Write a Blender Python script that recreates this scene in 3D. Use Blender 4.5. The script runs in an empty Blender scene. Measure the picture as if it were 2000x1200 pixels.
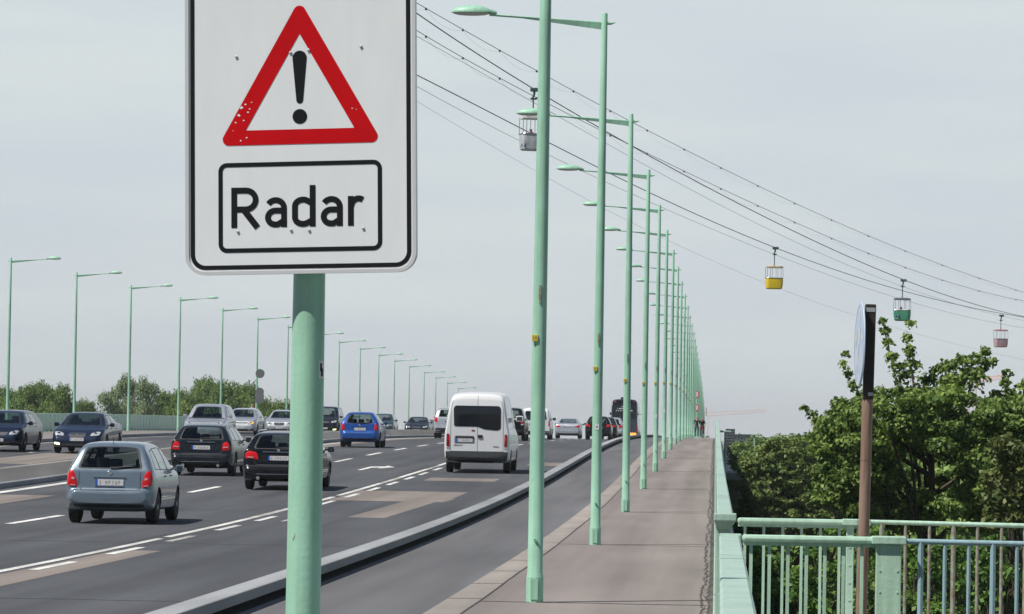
import bpy, bmesh, math, random
import numpy as np
from mathutils import Vector, Matrix
from mathutils.bvhtree import BVHTree

random.seed(7)
rng = np.random.default_rng(11)
R = math.radians
S = bpy.context.scene
COL = S.collection

# ------------------------------------------------------------------ camera, sky, sun, exposure
CAM_Z = 1.7
cam_d = bpy.data.cameras.new('camera')
cam = bpy.data.objects.new('camera', cam_d)
COL.objects.link(cam)
S.camera = cam
cam_d.sensor_width = 36.0
cam_d.lens = 7500 / 2000 * 36.0
cam_d.clip_start = 0.5
cam_d.clip_end = 12000
_yaw, _pitch, _roll = R(3.1221), R(1.8549), R(1.0)
fw = Vector((-math.sin(_yaw) * math.cos(_pitch), math.cos(_yaw) * math.cos(_pitch), math.sin(_pitch)))
r0 = Vector((math.cos(_yaw), math.sin(_yaw), 0))
u0 = r0.cross(fw)
rr = r0 * math.cos(_roll) + u0 * math.sin(_roll)
uu = u0 * math.cos(_roll) - r0 * math.sin(_roll)
cam.matrix_world = Matrix(((rr.x, uu.x, -fw.x, 0), (rr.y, uu.y, -fw.y, 0), (rr.z, uu.z, -fw.z, CAM_Z), (0, 0, 0, 1)))
S.render.resolution_x, S.render.resolution_y = 1024, 614

SUN_EL, SUN_AZ = R(57), R(55)      # azimuth: to the left of straight behind the camera
to_sun = Vector((-math.sin(SUN_AZ) * math.cos(SUN_EL), -math.cos(SUN_AZ) * math.cos(SUN_EL), math.sin(SUN_EL)))
ld = bpy.data.lights.new('sun', 'SUN')
ld.energy = 4.9
ld.angle = R(0.6)
ld.color = (1.0, 0.955, 0.88)
lo = bpy.data.objects.new('sun', ld)
COL.objects.link(lo)
lo.rotation_euler = to_sun.to_track_quat('Z', 'Y').to_euler()
lo.location = (0, 0, 60)

W = bpy.data.worlds.new('World')
S.world = W
W.use_nodes = True
nt = W.node_tree
nt.nodes.clear()
o_ = nt.nodes.new('ShaderNodeOutputWorld')
bg = nt.nodes.new('ShaderNodeBackground')
sky = nt.nodes.new('ShaderNodeTexSky')
sky.sky_type = 'NISHITA'
sky.sun_disc = False
sky.sun_elevation = SUN_EL
sky.sun_rotation = math.atan2(to_sun.x, to_sun.y)
sky.dust_density = 4.0
sky.air_density = 1.0
tc = nt.nodes.new('ShaderNodeTexCoord')
mp = nt.nodes.new('ShaderNodeMapping')
mp.inputs['Scale'].default_value = (1.0, 1.0, 7.0)
mp.inputs['Rotation'].default_value = (0, R(6), 0)
nz = nt.nodes.new('ShaderNodeTexNoise')
nz.inputs['Scale'].default_value = 7.0
nz.inputs['Detail'].default_value = 6.0
nz.inputs['Roughness'].default_value = 0.5
rampc = nt.nodes.new('ShaderNodeValToRGB')      # the thin high cloud: grey-blue to pale grey
rampc.color_ramp.elements[0].position = 0.36
rampc.color_ramp.elements[0].color = (0.61, 0.675, 0.725, 1)
rampc.color_ramp.elements[1].position = 0.66
rampc.color_ramp.elements[1].color = (0.68, 0.74, 0.75, 1)
mulc = nt.nodes.new('ShaderNodeMixRGB')
mulc.blend_type = 'MULTIPLY'
mulc.inputs[0].default_value = 1
mulc.inputs[2].default_value = (10, 10, 10, 1)
mixc = nt.nodes.new('ShaderNodeMixRGB')
mixc.inputs[0].default_value = 0.9
nt.links.new(tc.outputs['Generated'], mp.inputs['Vector'])
nt.links.new(mp.outputs[0], nz.inputs['Vector'])
nt.links.new(nz.outputs['Fac'], rampc.inputs[0])
nt.links.new(rampc.outputs[0], mulc.inputs[1])
nt.links.new(sky.outputs[0], mixc.inputs[1])
nt.links.new(mulc.outputs[0], mixc.inputs[2])
sep = nt.nodes.new('ShaderNodeSeparateXYZ')      # the veil of cloud is bright near the horizon, deeper blue overhead
nt.links.new(tc.outputs['Generated'], sep.inputs[0])
mrz = nt.nodes.new('ShaderNodeMapRange')
mrz.interpolation_type = 'SMOOTHSTEP'
mrz.inputs['From Min'].default_value = .14
mrz.inputs['From Max'].default_value = .42
nt.links.new(sep.outputs['Z'], mrz.inputs['Value'])
mixz = nt.nodes.new('ShaderNodeMixRGB')
mixz.inputs[2].default_value = (1.15, 1.8, 3.1, 1)
nt.links.new(mrz.outputs[0], mixz.inputs[0])
nt.links.new(mixc.outputs[0], mixz.inputs[1])
mry = nt.nodes.new('ShaderNodeMapRange')      # clearer, bluer sky behind the photographer and to the sides
mry.inputs['From Min'].default_value = .85
mry.inputs['From Max'].default_value = .2
nt.links.new(sep.outputs['Y'], mry.inputs['Value'])
mixy = nt.nodes.new('ShaderNodeMixRGB')
mixy.blend_type = 'MULTIPLY'
mixy.inputs[2].default_value = (.42, .48, .58, 1)
nt.links.new(mry.outputs[0], mixy.inputs[0])
nt.links.new(mixz.outputs[0], mixy.inputs[1])
nt.links.new(mixy.outputs[0], bg.inputs[0])
bg.inputs[1].default_value = 0.1
nt.links.new(bg.outputs[0], o_.inputs[0])

S.view_settings.view_transform = 'Standard'
S.view_settings.look = 'None'
S.view_settings.exposure = 0.12
S.view_settings.gamma = 1.0
S.cycles.max_bounces = 6
S.cycles.transparent_max_bounces = 12

# ------------------------------------------------------------------ helpers
KD = [-60, 38, 58, 77, 96, 115, 134, 154, 173, 192, 215, 260]
KZ = [0, 0, .02, .12, .32, .58, .86, 1.1, 1.27, 1.38, 1.44, 1.47]


def prof(D):
    """height of the walkway along the bridge"""
    if D > 260:
        return 1.47 - 5e-5 * (D - 260) ** 2
    # smoothed
    return float(np.mean([np.interp(D + k, KD, KZ) for k in (-6, 0, 6)])) if D < 250 else float(np.interp(D, KD, KZ))


def cx(D):
    """sideways drift of the bridge axis"""
    D = max(D, 0)
    return -.2 * (1 - math.exp(-(D / 150) ** 2)) - .3 * (D / 700) ** 2


def unproj(px, py, D):
    """point seen at photo pixel (2000x1200) on the plane Y = D"""
    v = fw * 7500 + rr * (px - 1000) - uu * (py - 600)
    t = D / v.y
    return Vector((v.x * t, D, CAM_Z + v.z * t))


def tag(o, label=None, cat=None, group=None, kind=None):
    if label: o['label'] = label
    if cat: o['category'] = cat
    if group: o['group'] = group
    if kind: o['kind'] = kind
    return o


def thing(name, label, cat, loc=(0, 0, 0), rotz=0, group=None):
    o = bpy.data.objects.new(name, None)
    o.empty_display_size = 0.2
    COL.objects.link(o)
    o.location = loc
    o.rotation_euler = (0, 0, rotz)
    return tag(o, label, cat, group)


def children(o):
    return list(o.children)


def copy_tree(o, parent=None):
    c = o.copy()
    COL.objects.link(c)
    if parent is not None:
        c.parent = parent
    for ch in children(o):
        copy_tree(ch, c)
    return c


class MB:
    """mesh builder"""
    def __init__(s):
        s.v, s.f, s.m = [], [], []

    def add(s, vs, fs, m=0):
        b = len(s.v)
        s.v += [tuple(p) for p in vs]
        s.f += [tuple(b + i for i in f) for f in fs]
        s.m += [m] * len(fs)
        return s

    def box(s, a, b, m=0, M=None):
        x0, y0, z0 = a
        x1, y1, z1 = b
        vs = [Vector(p) for p in [(x0, y0, z0), (x1, y0, z0), (x1, y1, z0), (x0, y1, z0), (x0, y0, z1), (x1, y0, z1), (x1, y1, z1), (x0, y1, z1)]]
        if M is not None: vs = [M @ p for p in vs]
        return s.add(vs, [(0, 3, 2, 1), (4, 5, 6, 7), (0, 1, 5, 4), (1, 2, 6, 5), (2, 3, 7, 6), (3, 0, 4, 7)], m)

    def rbox(s, a, b, r=.01, m=0, M=None):
        """box with chamfered vertical and horizontal edges"""
        bm = bmesh.new()
        bmesh.ops.create_cube(bm, size=1)
        for v in bm.verts:
            v.co = Vector([a[i] + (b[i] - a[i]) * (v.co[i] + .5) for i in range(3)])
        bmesh.ops.bevel(bm, geom=bm.edges[:], offset=r, segments=2, affect='EDGES', profile=.6)
        vs = [(M @ v.co if M is not None else v.co.copy()) for v in bm.verts]
        bm.verts.index_update()
        s.add(vs, [[v.index for v in f.verts] for f in bm.faces], m)
        bm.free()
        return s

    def tube(s, pts, rad, n=10, m=0, cap=True):
        pts = [Vector(p) for p in pts]
        if not hasattr(rad, '__len__'): rad = [rad] * len(pts)
        vs, fs = [], []
        for i, p in enumerate(pts):
            t = (pts[min(i + 1, len(pts) - 1)] - pts[max(i - 1, 0)])
            if t.length < 1e-9: t = Vector((0, 0, 1))
            t.normalize()
            ref = Vector((0, 0, 1)) if abs(t.z) < .9 else Vector((0, 1, 0))
            a = t.cross(ref).normalized()
            b = t.cross(a)
            for k in range(n):
                an = 2 * math.pi * k / n
                vs.append(p + (a * math.cos(an) + b * math.sin(an)) * rad[i])
        for i in range(len(pts) - 1):
            for k in range(n):
                k2 = (k + 1) % n
                fs.append((i * n + k, i * n + k2, (i + 1) * n + k2, (i + 1) * n + k))
        if cap:
            fs.append(tuple(range(n - 1, -1, -1)))
            fs.append(tuple((len(pts) - 1) * n + k for k in range(n)))
        return s.add(vs, fs, m)

    def lathe(s, prof_, n=24, m=0, M=None, axis='Z'):
        """prof_: list of (r, h)"""
        vs, fs = [], []
        for r_, h in prof_:
            for k in range(n):
                an = 2 * math.pi * k / n
                c, d = r_ * math.cos(an), r_ * math.sin(an)
                p = Vector((c, d, h)) if axis == 'Z' else (Vector((h, c, d)) if axis == 'X' else Vector((d, h, c)))
                vs.append(M @ p if M is not None else p)
        for i in range(len(prof_) - 1):
            for k in range(n):
                k2 = (k + 1) % n
                fs.append((i * n + k, i * n + k2, (i + 1) * n + k2, (i + 1) * n + k))
        fs.append(tuple(range(n - 1, -1, -1)))
        fs.append(tuple((len(prof_) - 1) * n + k for k in range(n)))
        return s.add(vs, fs, m)

    def prism(s, poly, y0, y1, m=0, M=None):
        """polygon in xz extruded in y"""
        n = len(poly)
        vs = [Vector((p[0], y0, p[1])) for p in poly] + [Vector((p[0], y1, p[1])) for p in poly]
        if M is not None: vs = [M @ p for p in vs]
        fs = [tuple(range(n)), tuple(range(2 * n - 1, n - 1, -1))]
        for i in range(n):
            j = (i + 1) % n
            fs.append((i, n + i, n + j, j))
        return s.add(vs, fs, m)

    def build(s, name, mats, parent=None, smooth=False, fixn=False):
        me = bpy.data.meshes.new(name)
        me.from_pydata(s.v, [], s.f)
        if not isinstance(mats, (list, tuple)): mats = [mats]
        for q in mats: me.materials.append(q)
        me.polygons.foreach_set('material_index', s.m)
        if fixn:
            bm = bmesh.new(); bm.from_mesh(me)
            bmesh.ops.recalc_face_normals(bm, faces=bm.faces[:])
            bm.to_mesh(me); bm.free()
        if smooth: smooth_angle(me, 40)
        me.update()
        o = bpy.data.objects.new(name, me)
        COL.objects.link(o)
        if parent is not None: o.parent = parent
        return o


def smooth_angle(me, deg):
    bm = bmesh.new(); bm.from_mesh(me)
    for f in bm.faces: f.smooth = True
    for e in bm.edges:
        if len(e.link_faces) == 2:
            e.smooth = e.calc_face_angle(0) < R(deg)
    bm.to_mesh(me); bm.free()


# ------------------------------------------------------------------ materials
def mat(name, col, rough=.6, metal=0, coat=0, spec=.5, noise=0, nscale=8, col2=None, bump=0, bscale=60, detail=5, stretch=None, emis=None, estr=0, seed=0):
    m = bpy.data.materials.new(name)
    m.use_nodes = True
    t = m.node_tree
    b = t.nodes['Principled BSDF']
    b.inputs['Base Color'].default_value = (*col, 1)
    b.inputs['Roughness'].default_value = rough
    b.inputs['Metallic'].default_value = metal
    b.inputs['Coat Weight'].default_value = coat
    b.inputs['Coat Roughness'].default_value = .04
    b.inputs['Specular IOR Level'].default_value = spec
    if emis:
        b.inputs['Emission Color'].default_value = (*emis, 1)
        b.inputs['Emission Strength'].default_value = estr
    tcn = t.nodes.new('ShaderNodeTexCoord')
    vec = tcn.outputs['Object']
    if stretch:
        mpp = t.nodes.new('ShaderNodeMapping')
        mpp.inputs['Scale'].default_value = stretch
        mpp.inputs['Location'].default_value = (seed, seed * 1.7, 0)
        t.links.new(vec, mpp.inputs[0]); vec = mpp.outputs[0]
    if noise or col2:
        n = t.nodes.new('ShaderNodeTexNoise')
        n.inputs['Scale'].default_value = nscale
        n.inputs['Detail'].default_value = detail
        n.inputs['Roughness'].default_value = .6
        t.links.new(vec, n.inputs['Vector'])
        r = t.nodes.new('ShaderNodeValToRGB')
        r.color_ramp.elements[0].position = .33
        r.color_ramp.elements[1].position = .67
        c2 = col2 or tuple(c * (1 + noise) for c in col)
        c1 = col if col2 else tuple(c * (1 - noise) for c in col)
        r.color_ramp.elements[0].color = (*c1, 1)
        r.color_ramp.elements[1].color = (*c2, 1)
        t.links.new(n.outputs['Fac'], r.inputs[0])
        t.links.new(r.outputs[0], b.inputs['Base Color'])
    if bump:
        n2 = t.nodes.new('ShaderNodeTexNoise')
        n2.inputs['Scale'].default_value = bscale
        n2.inputs['Detail'].default_value = 3
        t.links.new(vec, n2.inputs['Vector'])
        bp = t.nodes.new('ShaderNodeBump')
        bp.inputs['Strength'].default_value = bump
        bp.inputs['Distance'].default_value = .02
        t.links.new(n2.outputs['Fac'], bp.inputs['Height'])
        t.links.new(bp.outputs[0], b.inputs['Normal'])
    return m


def ground_mat(name, base, var, speck, sscale=90, patch_scale=.25, streak=None, bump=.35, rough=.9, dark=None):
    """asphalt / concrete: large patches, long streaks along the road, fine aggregate"""
    m = bpy.data.materials.new(name)
    m.use_nodes = True
    t = m.node_tree
    b = t.nodes['Principled BSDF']
    b.inputs['Roughness'].default_value = rough
    b.inputs['Specular IOR Level'].default_value = .3
    tcn = t.nodes.new('ShaderNodeTexCoord')

    def noise(scale, detail, st=(1, 1, 1)):
        mpp = t.nodes.new('ShaderNodeMapping'); mpp.inputs['Scale'].default_value = st
        n = t.nodes.new('ShaderNodeTexNoise'); n.inputs['Scale'].default_value = scale; n.inputs['Detail'].default_value = detail
        t.links.new(tcn.outputs['Object'], mpp.inputs[0]); t.links.new(mpp.outputs[0], n.inputs['Vector'])
        return n.outputs['Fac']

    def ramp(fac, p0, c0, p1, c1):
        r = t.nodes.new('ShaderNodeValToRGB')
        r.color_ramp.elements[0].position = p0; r.color_ramp.elements[0].color = (*c0, 1)
        r.color_ramp.elements[1].position = p1; r.color_ramp.elements[1].color = (*c1, 1)
        t.links.new(fac, r.inputs[0]); return r.outputs[0]

    def mul(a, b_):
        x = t.nodes.new('ShaderNodeMixRGB'); x.blend_type = 'MULTIPLY'; x.inputs[0].default_value = 1
        t.links.new(a, x.inputs[1]); t.links.new(b_, x.inputs[2]); return x.outputs[0]
    lo_, hi = 1 - var, 1 + var
    c = ramp(noise(patch_scale, 6, (1, .35, 1)), .3, tuple(q * lo_ for q in base), .7, tuple(q * hi for q in base))
    c = mul(c, ramp(noise(sscale, 4), .3, (1 - speck,) * 3, .75, (1 + speck,) * 3))
    c = mul(c, ramp(noise(streak or 1.6, 3, (1, .03, 1)), .33, (.80,) * 3, .67, (1.14,) * 3))
    t.links.new(c, b.inputs['Base Color'])
    bp = t.nodes.new('ShaderNodeBump'); bp.inputs['Strength'].default_value = bump; bp.inputs['Distance'].default_value = .01
    t.links.new(noise(sscale * .7, 4), bp.inputs['Height'])
    t.links.new(bp.outputs[0], b.inputs['Normal'])
    return m


M = {}
M['asphalt'] = ground_mat('road_asphalt', (.076, .080, .088), .16, .32, 60)
M['path'] = ground_mat('cycle_asphalt', (.130, .130, .136), .12, .25, 80)
M['walk'] = ground_mat('walk_asphalt', (.228, .200, .188), .08, .22, 90, .5)
M['walk2'] = ground_mat('left_walk_asphalt', (.21, .195, .185), .12, .2, 60)
M['stone'] = ground_mat('edge_stone', (.29, .26, .235), .12, .2, 70, .9)
M['kerb'] = ground_mat('kerb_stone', (.31, .32, .33), .15, .25, 50, .8)
M['concrete'] = ground_mat('median_concrete', (.33, .31, .28), .18, .25, 30, .5)
M['tan'] = ground_mat('repair_asphalt', (.225, .195, .175), .10, .25, 60)
M['lane'] = ground_mat('lane_paint', (.62, .62, .59), .22, .28, 18, 2.0)
M['lane_worn'] = ground_mat('lane_paint_worn', (.42, .41, .38), .35, .3, 14, 3.0)
M['seam_road'] = mat('road_seal', (.045, .046, .05), .7)
M['seam'] = mat('tar_and_gap_shade', (.06, .055, .052), .9)
M['gravel'] = ground_mat('edge_gravel', (.10, .09, .082), .35, .5, 40, 3.0)
M['grass'] = mat('grass_ground', (.05, .075, .02), .95, col2=(.09, .11, .035), nscale=.15)
M['water'] = mat('river_water', (.05, .06, .06), .15, bump=.3, bscale=.8)


def paint_green(name, base, rust=.0):
    m = bpy.data.materials.new(name)
    m.use_nodes = True
    t = m.node_tree
    b = t.nodes['Principled BSDF']
    b.inputs['Roughness'].default_value = .42
    b.inputs['Specular IOR Level'].default_value = .4
    tcn = t.nodes.new('ShaderNodeTexCoord')
    n = t.nodes.new('ShaderNodeTexNoise'); n.inputs['Scale'].default_value = 3; n.inputs['Detail'].default_value = 6
    t.links.new(tcn.outputs['Object'], n.inputs['Vector'])
    r = t.nodes.new('ShaderNodeValToRGB')
    r.color_ramp.elements[0].position = .3; r.color_ramp.elements[0].color = (*[c * .88 for c in base], 1)
    r.color_ramp.elements[1].position = .7; r.color_ramp.elements[1].color = (*[c * 1.06 for c in base], 1)
    t.links.new(n.outputs['Fac'], r.inputs[0])
    n2 = t.nodes.new('ShaderNodeTexNoise'); n2.inputs['Scale'].default_value = 11; n2.inputs['Detail'].default_value = 8; n2.inputs['Roughness'].default_value = .7
    mpp = t.nodes.new('ShaderNodeMapping'); mpp.inputs['Scale'].default_value = (1.6, 1.6, .7)
    t.links.new(tcn.outputs['Object'], mpp.inputs[0]); t.links.new(mpp.outputs[0], n2.inputs['Vector'])
    r2 = t.nodes.new('ShaderNodeValToRGB')
    r2.color_ramp.elements[0].position = .70 - rust; r2.color_ramp.elements[0].color = (0, 0, 0, 1)
    r2.color_ramp.elements[1].position = .74 - rust; r2.color_ramp.elements[1].color = (1, 1, 1, 1)
    t.links.new(n2.outputs['Fac'], r2.inputs[0])
    mx = t.nodes.new('ShaderNodeMixRGB')
    mx.inputs[2].default_value = (.20, .13, .06, 1)
    n4 = t.nodes.new('ShaderNodeTexNoise'); n4.inputs['Scale'].default_value = 22; n4.inputs['Detail'].default_value = 4      # drips and chalking
    mp4 = t.nodes.new('ShaderNodeMapping'); mp4.inputs['Scale'].default_value = (1, 1, .05)
    t.links.new(tcn.outputs['Object'], mp4.inputs[0]); t.links.new(mp4.outputs[0], n4.inputs['Vector'])
    r4 = t.nodes.new('ShaderNodeValToRGB')
    r4.color_ramp.elements[0].position = .3; r4.color_ramp.elements[0].color = (.86, .84, .80, 1)
    r4.color_ramp.elements[1].position = .6; r4.color_ramp.elements[1].color = (1.02, 1.02, 1.02, 1)
    t.links.new(n4.outputs['Fac'], r4.inputs[0])
    m4 = t.nodes.new('ShaderNodeMixRGB'); m4.blend_type = 'MULTIPLY'; m4.inputs[0].default_value = 1
    t.links.new(r.outputs[0], m4.inputs[1]); t.links.new(r4.outputs[0], m4.inputs[2])
    t.links.new(r2.outputs[0], mx.inputs[0]); t.links.new(m4.outputs[0], mx.inputs[1])
    t.links.new(mx.outputs[0], b.inputs['Base Color'])
    n3 = t.nodes.new('ShaderNodeTexNoise'); n3.inputs['Scale'].default_value = 45; n3.inputs['Detail'].default_value = 3
    t.links.new(tcn.outputs['Object'], n3.inputs['Vector'])
    bp = t.nodes.new('ShaderNodeBump'); bp.inputs['Strength'].default_value = .25; bp.inputs['Distance'].default_value = .006
    t.links.new(n3.outputs['Fac'], bp.inputs['Height']); t.links.new(bp.outputs[0], b.inputs['Normal'])
    return m


M['green'] = paint_green('green_paint', (.335, .60, .455), .045)
M['green_post'] = paint_green('balustrade_paint', (.46, .67, .53))
M['green_rail'] = paint_green('rail_green_paint', (.37, .52, .44))
M['green_fence'] = paint_green('fence_green_paint', (.50, .76, .58), .0)
M['green_dark'] = paint_green('girder_green_paint', (.20, .38, .27), .03)
M['bluegreen'] = paint_green('handrail_blue_paint', (.30, .45, .50), .07)
M['rusty'] = mat('rusty_bar', (.22, .15, .10), .85, col2=(.30, .36, .30), nscale=20)
M['sign_white'] = mat('sign_white', (.70, .73, .74), .5, col2=(.735, .765, .775), nscale=4, stretch=(3, 1, .8), coat=.1)
M['sign_rim'] = mat('sign_rim', (.66, .66, .66), .35, metal=.3)
M['sign_red'] = mat('sign_red', (.50, .002, .006), .7, spec=.12, noise=.08, nscale=5)
M['sign_black'] = mat('sign_black', (.006, .007, .010), .7, spec=.2)
M['rivet'] = mat('rivet_zinc', (.42, .44, .45), .5, metal=.4)
M['alu_back'] = mat('sign_back_grey', (.16, .17, .18), .5, metal=.3)
M['yellow_plate'] = mat('yellow_plate', (.62, .48, .06), .5)
M['sticker_w'] = mat('sticker_white', (.7, .7, .7), .5)
M['bumper'] = mat('bumper_plastic', (.055, .062, .068), .5, noise=.15)
M['mirror_glass'] = mat('mirror_glass', (.10, .13, .13), .15, metal=.8)
M['black'] = mat('black_plastic', (.018, .019, .022), .55, noise=.2)
M['tyre'] = mat('tyre_rubber', (.014, .014, .015), .85, noise=.2)
M['rim'] = mat('wheel_rim', (.42, .43, .45), .3, metal=.9)
M['rim_dark'] = mat('wheel_rim_dark', (.12, .12, .13), .4, metal=.8)
M['chrome'] = mat('chrome', (.75, .76, .78), .12, metal=1)
M['tail'] = mat('tail_light', (.60, .006, .010), .3, coat=.4, spec=.3)
M['tail_dark'] = mat('tail_light_dark', (.22, .008, .012), .2, coat=1)
M['tail_clear'] = mat('tail_clear', (.55, .35, .33), .12, coat=1)
M['head'] = mat('headlight_glass', (.62, .64, .66), .08, metal=.4, coat=1)
M['amber'] = mat('amber_lamp', (.8, .25, .02), .2, coat=1, emis=(1, .42, .05), estr=1.2)
M['lit'] = mat('lit_headlamp', (.9, .9, .6), .2, emis=(.95, 1, .45), estr=2.2)
M['brake'] = mat('lit_brake_lamp', (.7, .02, .02), .2, emis=(1, .06, .04), estr=.9)
M['plate'] = mat('number_plate', (.62, .62, .62), .4)
M['plate_y'] = mat('number_plate_pale', (.62, .60, .42), .4)
M['eu_blue'] = mat('plate_blue', (.02, .10, .5), .4)
M['seat'] = mat('seat_fabric', (.035, .036, .04), .9, noise=.2)
M['skin'] = mat('skin', (.50, .27, .19), .6)
M['hair'] = mat('hair', (.05, .035, .025), .8)
M['cloth_black'] = mat('black_cloth', (.015, .016, .02), .9)
M['jeans'] = mat('blue_jeans', (.05, .085, .16), .9, noise=.2, nscale=10)
M['cloth_white'] = mat('white_cloth', (.6, .6, .6), .9)
M['cloth_red'] = mat('red_cloth', (.55, .03, .03), .9)
M['bark'] = mat('bark', (.07, .055, .04), .95, noise=.3, nscale=6, bump=.6, bscale=12)
M['cable'] = mat('steel_cable', (.045, .05, .055), .6)
M['hanger'] = mat('hanger_green', (.05, .10, .095), .6)
M['brown_pole'] = mat('brown_pole', (.17, .10, .065), .6, col2=(.33, .23, .18), nscale=14, stretch=(1, 1, .12), bump=.2)
M['brown_dark'] = mat('dark_brown_sleeve', (.028, .018, .014), .6, noise=.3)
M['disc_blue'] = mat('disc_blue', (.34, .48, .74), .35, col2=(.58, .66, .76), nscale=7)
M['disc_white'] = mat('disc_white', (.62, .66, .68), .45, noise=.1)
M['crane'] = mat('crane_red', (.62, .42, .39), .7)
M['far_build'] = mat('far_facade', (.05, .08, .11), .7, noise=.15)
M['lens'] = mat('lamp_lens', (.5, .52, .5), .2, spec=.6)


def glass_mat(name, tint, gloss=.10):
    m = bpy.data.materials.new(name)
    m.use_nodes = True
    t = m.node_tree
    t.nodes.clear()
    out = t.nodes.new('ShaderNodeOutputMaterial')
    tr = t.nodes.new('ShaderNodeBsdfTransparent'); tr.inputs[0].default_value = (*tint, 1)
    gl = t.nodes.new('ShaderNodeBsdfGlossy'); gl.inputs['Roughness'].default_value = .05; gl.inputs[0].default_value = (.9, .93, .95, 1)
    lw = t.nodes.new('ShaderNodeLayerWeight'); lw.inputs[0].default_value = .5
    fr = t.nodes.new('ShaderNodeMath'); fr.operation = 'POWER'; fr.inputs[1].default_value = 4.0
    t.links.new(lw.outputs['Facing'], fr.inputs[0])
    ad = t.nodes.new('ShaderNodeMath'); ad.operation = 'ADD'; ad.inputs[1].default_value = gloss + .03; ad.use_clamp = True
    mx = t.nodes.new('ShaderNodeMixShader')
    t.links.new(fr.outputs[0], ad.inputs[0]); t.links.new(ad.outputs[0], mx.inputs[0])
    t.links.new(tr.outputs[0], mx.inputs[1]); t.links.new(gl.outputs[0], mx.inputs[2])
    t.links.new(mx.outputs[0], out.inputs[0])
    return m


M['glass'] = glass_mat('car_glass', (.55, .62, .60), .02)
M['glass_dark'] = glass_mat('privacy_glass', (.05, .06, .07), .04)
M['clear'] = glass_mat('gondola_glass', (.85, .88, .9), .05)


def car_paint(name, col, metal=.5, rough=.32):
    m = mat(name, col, rough, metal, coat=.8 if max(col) > .05 else .55, spec=.4 if max(col) > .05 else .15)
    t = m.node_tree
    b = t.nodes['Principled BSDF']
    out = [n for n in t.nodes if n.type == 'OUTPUT_MATERIAL'][0]
    geo = t.nodes.new('ShaderNodeNewGeometry')
    d = t.nodes.new('ShaderNodeBsdfDiffuse'); d.inputs[0].default_value = (.03, .03, .032, 1)
    mx = t.nodes.new('ShaderNodeMixShader')        # the inside of the body shell is dark trim
    t.links.new(geo.outputs['Backfacing'], mx.inputs[0])
    t.links.new(b.outputs[0], mx.inputs[1]); t.links.new(d.outputs[0], mx.inputs[2])
    t.links.new(mx.outputs[0], out.inputs[0])
    # fine dust on the paint
    tcn = t.nodes.new('ShaderNodeTexCoord')
    n = t.nodes.new('ShaderNodeTexNoise'); n.inputs['Scale'].default_value = 4; n.inputs['Detail'].default_value = 6
    t.links.new(tcn.outputs['Object'], n.inputs['Vector'])
    mr = t.nodes.new('ShaderNodeMapRange'); mr.inputs['To Min'].default_value = rough * .7; mr.inputs['To Max'].default_value = rough * 1.5
    t.links.new(n.outputs['Fac'], mr.inputs['Value']); t.links.new(mr.outputs[0], b.inputs['Roughness'])
    return m


P_SILVERBLUE = car_paint('silver_blue_paint', (.205, .262, .312), .55, .28)
P_BLACK = car_paint('black_paint', (.003, .004, .006), 0, .22)
P_DKGREY = car_paint('dark_grey_paint', (.007, .011, .016), 0, .25)
P_BLUE = car_paint('blue_paint', (.010, .085, .36), .35, .3)
P_NAVY = car_paint('navy_paint', (.008, .016, .040), .3, .28)
P_SILVER = car_paint('silver_paint', (.50, .52, .55), .6, .35)
P_WHITE = car_paint('white_paint', (.72, .73, .74), 0, .4)
P_TEAL = car_paint('dark_teal_paint', (.02, .06, .06), .3, .3)
P_BUS = car_paint('bus_grey_paint', (.035, .045, .06), .3, .35)


def leaf_mat(name, dark, light, trans=.3):
    m = bpy.data.materials.new(name)
    m.use_nodes = True
    t = m.node_tree
    t.nodes.clear()
    out = t.nodes.new('ShaderNodeOutputMaterial')
    at = t.nodes.new('ShaderNodeAttribute'); at.attribute_name = 'tint'
    rp = t.nodes.new('ShaderNodeValToRGB')
    rp.color_ramp.elements[0].color = (*dark, 1)
    rp.color_ramp.elements[1].color = (*light, 1)
    t.links.new(at.outputs['Fac'], rp.inputs[0])
    df = t.nodes.new('ShaderNodeBsdfPrincipled'); df.inputs['Roughness'].default_value = .55; df.inputs['Specular IOR Level'].default_value = .35
    tl = t.nodes.new('ShaderNodeBsdfTranslucent')
    mx = t.nodes.new('ShaderNodeMixShader'); mx.inputs[0].default_value = trans
    t.links.new(rp.outputs[0], df.inputs['Base Color']); t.links.new(rp.outputs[0], tl.inputs[0])
    t.links.new(df.outputs[0], mx.inputs[1]); t.links.new(tl.outputs[0], mx.inputs[2])
    t.links.new(mx.outputs[0], out.inputs[0])
    return m


L_MAPLE = leaf_mat('maple_leaves', (.06, .125, .026), (.30, .41, .095))
L_OLIVE = leaf_mat('olive_leaves', (.065, .115, .030), (.26, .34, .09))
L_BRIGHT = leaf_mat('bright_leaves', (.06, .14, .025), (.22, .37, .08), .35)
L_MID = leaf_mat('mid_leaves', (.075, .15, .036), (.28, .40, .10))
L_PALE = leaf_mat('pale_leaves', (.16, .24, .11), (.36, .44, .25))
L_BROWN = leaf_mat('brownish_leaves', (.06, .095, .028), (.27, .30, .085))

# ------------------------------------------------------------------ the bridge: sheets that follow its long profile
DS = sorted(set([-30, -10] + list(range(0, 40, 10)) + list(np.arange(40, 280, 4.0)) + list(range(280, 720, 10))))


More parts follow.
